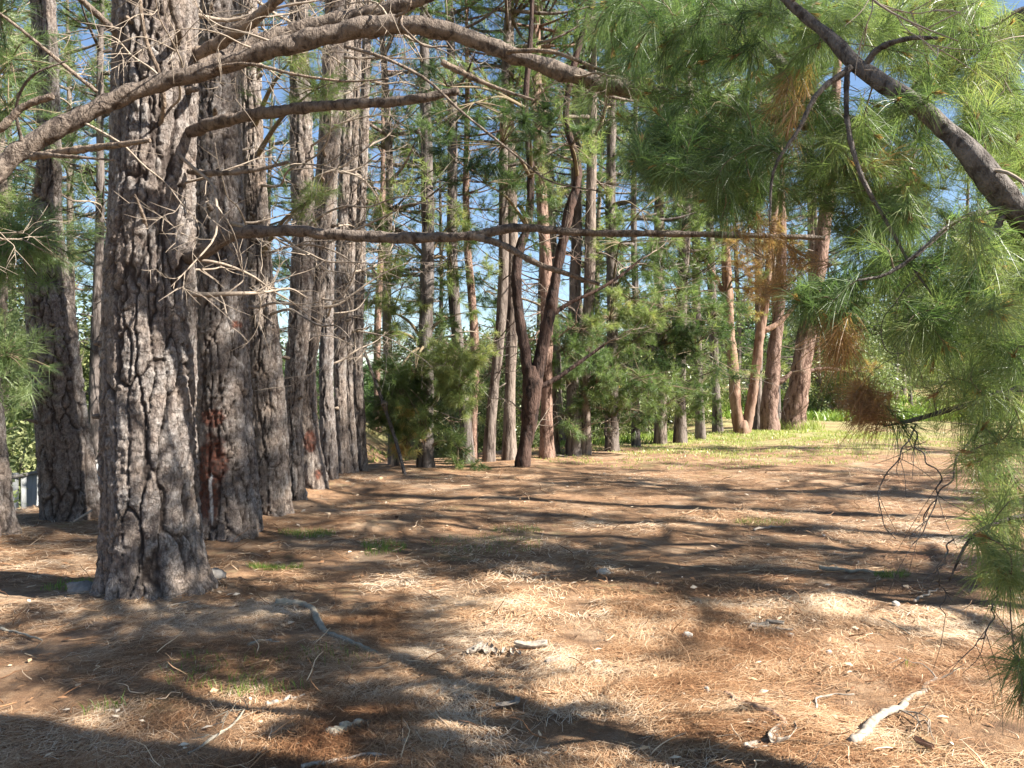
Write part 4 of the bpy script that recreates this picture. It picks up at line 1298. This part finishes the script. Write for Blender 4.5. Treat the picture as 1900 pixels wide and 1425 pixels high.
m = MB()
r = np.random.default_rng(93)
for i in range(1500):
    y = 2.7 + 12 * r.random() ** 1.4
    x = r.uniform(-1, 1) * (.66 * y)
    if x < -6:
        continue
    z = hz(x, y) + .012
    a = r.uniform(0, 6.28)
    l = r.uniform(.007, .028) * (1 + y * .05)
    w = l * r.uniform(.2, .6)
    d = np.array([math.cos(a), math.sin(a), r.normal(0, .25)])
    e = np.array([-math.sin(a), math.cos(a), r.normal(0, .3)])
    p = np.array([x, y, z])
    u = np.array([0, 0, l * .15])
    m.add([p - d * l, p - e * w + u, p + d * l, p + e * w + u, p + u * 2.2], T=[[0, 1, 4], [1, 2, 4], [2, 3, 4], [3, 0, 4]], tint=r.choice([.05, .2, .3, .6, .8, 1.0]))
for i in range(900):
    y = 2.7 + 11 * r.random() ** 1.3
    x = r.uniform(-1, 1) * (.66 * y)
    if x < -6:
        continue
    p = np.array([x, y, hz(x, y) + .012])
    a = r.uniform(0, 6.28)
    l = r.uniform(.06, .22)
    d = np.array([math.cos(a) * l, math.sin(a) * l, r.uniform(0, .05) if r.random() < .85 else r.uniform(.05, .15)])
    w = r.uniform(.0014, .003) * (1 + y * .06)
    e1, e2 = r.normal(0, .10, 3) * l, r.normal(0, .10, 3) * l
    tube(m, [p, p + d * .35 + e1 * [1, 1, .3], p + d * .7 + e2 * [1, 1, .3], p + d], [w, w, w * .8, w * .5], 4, 7, tint=r.choice([.1, .25, .5, .8]))
link("bark_litter", m.mesh("bark_litter", M_LITTER, smooth=False), kind="stuff", label="small bark flakes and twiglets strewn over the needles")


# ------------------------------------------------------------------ fallen wood and stones, each its own thing
def stick(name, label, cat, path, r0, r1, mat, twigs=0, seed=0, lift=.0, group="fallen sticks on the needles"):
    pp = np.array([G(a, b) for a, b in path])
    pp[:, 2] += np.linspace(r0, r1, len(pp)) * .45 + lift + .008
    loc = pp[0].copy()
    loc[2] -= r0
    m = MB()
    r = np.random.default_rng(seed)
    rr_ = np.linspace(r0, r1, len(pp))
    sp = smooth_path(np.concatenate([pp, rr_[:, None]], 1), 9)
    sp[1:-1, :3] += r.normal(0, 1, (7, 3)) * np.array([1, 1, .4]) * min(.012, r0 * .7)
    sp[1:-1, 3] *= r.uniform(.8, 1.2, 7)
    tube(m, sp[:, :3], sp[:, 3], 10, 70, .5, seed)
    o = thing(name, label, cat, loc, group, mesh=m.mesh(name, mat, loc))
    for i in range(twigs):
        j = r.integers(1, len(pp))
        a = r.uniform(0, 6.28)
        t = MB()
        dv = np.array([math.cos(a), math.sin(a), r.uniform(.05, .6)])
        dead_branch(t, pp[j], dv, r.uniform(.12, .4), r1 * .45, seed * 13 + i, 3, .6, 0)
        link("twig", t.mesh("twig", mat, loc), o)
    return o


stick("fallen_branch", "mossy bent fallen branch right of the thickest trunk", "branch", [(512, 1121), (556, 1120), (590, 1155), (635, 1190), (700, 1218)], .026, .016, M_MOSSY, 2, 301)
stick("fallen_branch", "forked pale fallen branch with bare twigs under the right hand needles", "branch", [(1580, 1385), (1610, 1355), (1660, 1320), (1700, 1295), (1738, 1264)], .024, .012, M_DEADWOOD, 6, 302)
stick("fallen_stick", "pale broken stick lying alone left of centre in the foreground", "stick", [(494, 1311), (530, 1302), (565, 1293)], .012, .008, M_DEADWOOD, 0, 303)
stick("fallen_stick", "short curved grey stick before the thickest trunk", "stick", [(462, 1200), (490, 1191), (518, 1194)], .011, .006, M_MOSSY, 0, 304)
stick("fallen_stick", "thin grey stick at the left edge of the foreground", "stick", [(-10, 1168), (30, 1176), (78, 1190)], .012, .005, M_MOSSY, 1, 305)
stick("fallen_stick", "straight pale twig in front of the foot of the thickest trunk", "stick", [(232, 1142), (300, 1130), (358, 1116)], .006, .005, M_DEADWOOD, 0, 306)
stick("fallen_stick", "bleached stick lying along the bottom edge of the view", "stick", [(560, 1428), (640, 1410), (735, 1405)], .010, .006, M_DEADWOOD, 0, 307)
stick("fallen_stick", "dark twiggy stick in shade near the bottom, left of centre", "stick", [(350, 1402), (400, 1370), (440, 1340), (455, 1318)], .007, .004, M_MOSSY, 3, 308)
stick("fallen_stick", "short grey wood chunk in the dark shadow at the bottom", "stick", [(608, 1366), (645, 1356), (684, 1343)], .022, .016, M_MOSSY, 0, 309)
stick("fallen_stick", "small dark stick in the bottom shadow right of the wood chunk", "stick", [(746, 1376), (762, 1390), (776, 1404)], .010, .007, M_MOSSY, 0, 310)
stick("fallen_stick", "pale flat stick beside the curled bark heap", "stick", [(1013, 1233), (1035, 1226), (1060, 1220)], .014, .009, M_DEADWOOD, 0, 311)
stick("fallen_stick", "thin curved twig arching over needles, right foreground", "stick", [(1514, 1324), (1518, 1305), (1540, 1298), (1585, 1297)], .006, .004, M_DEADWOOD, 0, 312, .015)
stick("bark_strip", "dark brown bark strip behind the big white bark curl", "bark", [(1345, 1290), (1385, 1312), (1420, 1325), (1456, 1345)], .012, .020, M_BARKCHIP, 0, 313)
stick("fallen_stick", "grey stick in mid ground shade at the right", "stick", [(1520, 1056), (1560, 1060), (1640, 1064)], .02, .012, M_MOSSY, 1, 314)
stick("fallen_stick", "thin pale twig at the right edge of the mid ground shade", "stick", [(1696, 1118), (1715, 1106), (1740, 1094)], .010, .006, M_DEADWOOD, 1, 315)
stick("fallen_stick", "whitish stick lying in sun on the far right of the clearing", "stick", [(1400, 985), (1420, 980), (1450, 979)], .014, .010, M_DEADWOOD, 0, 316)
stick("fallen_stick", "slim stick slanting down the right foreground above the forked branch", "stick", [(1632, 1148), (1660, 1162), (1688, 1178)], .006, .004, M_MOSSY, 0, 317)
stick("fallen_stick", "pale stick pointing right from the forked fallen branch", "stick", [(1715, 1284), (1745, 1280), (1772, 1280)], .008, .005, M_DEADWOOD, 0, 318)
stick("fallen_stick", "pale stick lying at the foot of the belt right of the forked pine", "stick", [(1010, 842), (1030, 846), (1052, 848)], .03, .02, M_DEADWOOD, 2, 319)
# stick propped in front of the curved left pine
mm = MB()
a_, b_ = P(136, 968, 8.7), P(171, 946, 8.9)
tube(mm, [a_, (a_ + b_) / 2, b_], [.016, .014, .012], 8, 8)
thing("propped_stick", "pale stick propped up before the curved pine by the fence", "stick", a_, None, mesh=mm.mesh("propped_stick", M_DEADWOOD, a_))
# leaning dead pole
mm = MB()
pp = np.array([G(752, 880) + [0, 0, -.03], P(735, 820, 14.4), P(712, 750, 14.5), P(690, 690, 14.7), P(672, 640, 14.9), P(655, 590, 15)])
tube(mm, pp, [.030, .032, .032, .029, .022, .012], 10, 60, .2, 9)
pole = thing("leaning_pole", "thin dead pole leaning left across the road gap", "dead tree", pp[0], None, mesh=mm.mesh("leaning_pole", M_LIMBD, pp[0]))
mm = MB()
tube(mm, [P(716, 760, 14.5), P(712, 748, 14.42), P(708, 752, 14.4)], [.045, .055, .02], 9, 10, .3, 4)
link("knot", mm.mesh("knot", M_LIMBD, pp[0]), pole)


def stone(label, px, py, s, mat, seed, flat=.6, name="stone", cat="stone", group="stones on the needles"):
    g = G(px, py)
    nu, nv = 22, 14
    u, v = np.meshgrid(np.arange(nu) / nu * 2 * np.pi, np.linspace(0.02, np.pi - .02, nv))
    D = np.stack([np.cos(u) * np.sin(v), np.sin(u) * np.sin(v), np.cos(v)], -1).reshape(-1, 3)
    rr = 1 + .38 * vnoise(D * 1.5 + seed, seed) + .14 * vnoise(D * 4 + seed, seed + 1)
    V = D * rr[:, None] * np.array([s, s * .8, s * flat]) + g + [0, 0, s * flat * .45]
    i, j = np.meshgrid(np.arange(nv - 1), np.arange(nu), indexing='ij')
    i, j = i.ravel(), j.ravel()
    m = MB()
    m.add(V, Q=np.stack([i * nu + j, i * nu + (j + 1) % nu, (i + 1) * nu + (j + 1) % nu, (i + 1) * nu + j], 1)[:, ::-1])
    return thing(name, label, cat, g, group, mesh=m.mesh(name, mat, g, smooth=False))


stone("small white stone in sun in the middle of the clearing floor", 796, 1139, .04, M_STONE, 1)
stone("pale rounded stone right of the flat stick by the bark heap", 1107, 1233, .032, M_STONE, 2)
stone("squarish tan stone in sun with a dark side, right of centre", 1275, 1183, .034, M_STONE, 3, .8)
stone("small white pebble in sun, right foreground", 1538, 1211, .022, M_STONE, 4)
stone("small grey stone in the soft shade band, right of the squarish one", 1311, 1281, .022, M_GREYSTONE, 5)
stone("grey white pebble beside the torn bark strips", 1466, 1180, .024, M_STONE, 6)
stone("pale square stone at the edge of the mid ground shade, right", 1662, 1124, .03, M_STONE, 7, .8)
stone("flat grey stone at the right foot of the thickest trunk", 398, 1074, .10, M_GREYSTONE, 8, .6)
stone("flat grey stone at the left foot of the thickest trunk", 152, 1098, .10, M_GREYSTONE, 9, .5)
stone("round pale stone in mid ground shade, right of centre", 1120, 1063, .05, M_STONE, 10)


def bark_curl(label, pieces, mat, seed, name="bark_curl", group=None):
    """curled strips of shed bark; pieces of (px, py, length, width, angle, curl)"""
    r = np.random.default_rng(seed)
    loc = G(pieces[0][0], pieces[0][1])
    m = MB()
    for (px, py, l, w, a, cu) in pieces:
        g = G(px, py) + [0, 0, .006]
        nu, nv = 14, 9
        u, v = np.meshgrid(np.linspace(-.5, .5, nu), np.linspace(-1, 1, nv))
        wid = w * (1 - (2 * np.abs(u)) ** 3 * .6)
        ang = v * cu
        rad = w / max(cu, .3)
        yy = np.sin(ang) * rad * (wid / w)
        zz_ = (1 - np.cos(ang)) * rad + .03 * np.abs(u) * l + .3 * l * u * u * .6
        xx = u * l
        ca, sa = math.cos(a), math.sin(a)
        V = np.stack([g[0] + xx * ca - yy * sa, g[1] + xx * sa + yy * ca, g[2] + zz_], -1).reshape(-1, 3)
        V += .006 * np.stack([vnoise(V * 25, seed), vnoise(V * 25, seed + 1), vnoise(V * 25, seed + 2)], 1)
        V2 = V + [0, 0, .006]
        i, j = np.meshgrid(np.arange(nv - 1), np.arange(nu - 1), indexing='ij')
        i, j = i.ravel(), j.ravel()
        Q = np.stack([i * nu + j, i * nu + j + 1, (i + 1) * nu + j + 1, (i + 1) * nu + j], 1)
        edge = np.concatenate([np.arange(nu), np.arange(1, nv) * nu + nu - 1, (nv - 1) * nu + np.arange(nu - 2, -1, -1), np.arange(nv - 2, 0, -1) * nu])
        e2 = np.roll(edge, -1)
        n0 = nu * nv
        m.add(np.concatenate([V, V2]), Q=np.concatenate([Q[:, ::-1], Q + n0, np.stack([edge, e2, e2 + n0, edge + n0], 1)]))
    return thing(name, label, "bark", loc, group, mesh=m.mesh(name, mat, loc))


BK = "shed bark on the needles"
bark_curl("large white bark curl lying in sun near the bottom right", [(1452, 1372, .22, .055, .9, 1.1), (1418, 1388, .20, .03, .4, .8), (1412, 1352, .08, .035, 1.9, .8), (1398, 1350, .07, .03, 1.4, .9)], M_DEADWOOD, 401, group=BK)
bark_curl("torn tan bark strips in sun right of centre", [(1412, 1166, .13, .04, .2, .9), (1438, 1160, .12, .035, 2.6, 1.0), (1455, 1172, .10, .025, -.5, .8), (1398, 1170, .08, .03, 1.2, 1.0)], M_DEADWOOD, 402, group=BK)
bark_curl("white curved bark piece in the bright sun patch at the bottom", [(940, 1312, .11, .022, .3, .9), (960, 1305, .07, .018, 1.5, .9)], M_DEADWOOD, 403, group=BK)
bark_curl("heap of pale curled bark ribs in the middle foreground", [(880, 1212, .13, .04, 1.0, 1.2), (892, 1208, .14, .04, 1.25, 1.2), (905, 1210, .13, .04, 1.5, 1.2), (918, 1213, .10, .02, 1.7, 1.2), (935, 1212, .10, .015, 1.4, 1.2),
                                                                     (950, 1214, .10, .015, 1.6, 1.2), (962, 1213, .09, .015, 1.8, 1.2), (985, 1205, .2, .05, .1, 1.4)], M_DEADWOOD, 404, group=BK)
bark_curl("dark upright bark flake in sun left of the bark heap", [(905, 1160, .07, .03, 1.4, 1.3)], M_BARKCHIP, 405, group=BK)
bark_curl("pale flat bark sliver left of the bark heap", [(805, 1212, .12, .025, .15, .6)], M_DEADWOOD, 406, group=BK)
bark_curl("brown curled bark leaf at the right foreground below the forked branch", [(1712, 1385, .11, .022, 1.9, 1.3)], M_BARKCHIP, 407, group=BK)
bark_curl("small brown bark flake standing in sun, centre right", [(1090, 1150, .06, .025, 1.2, 1.2)], M_BARKCHIP, 408, group=BK)
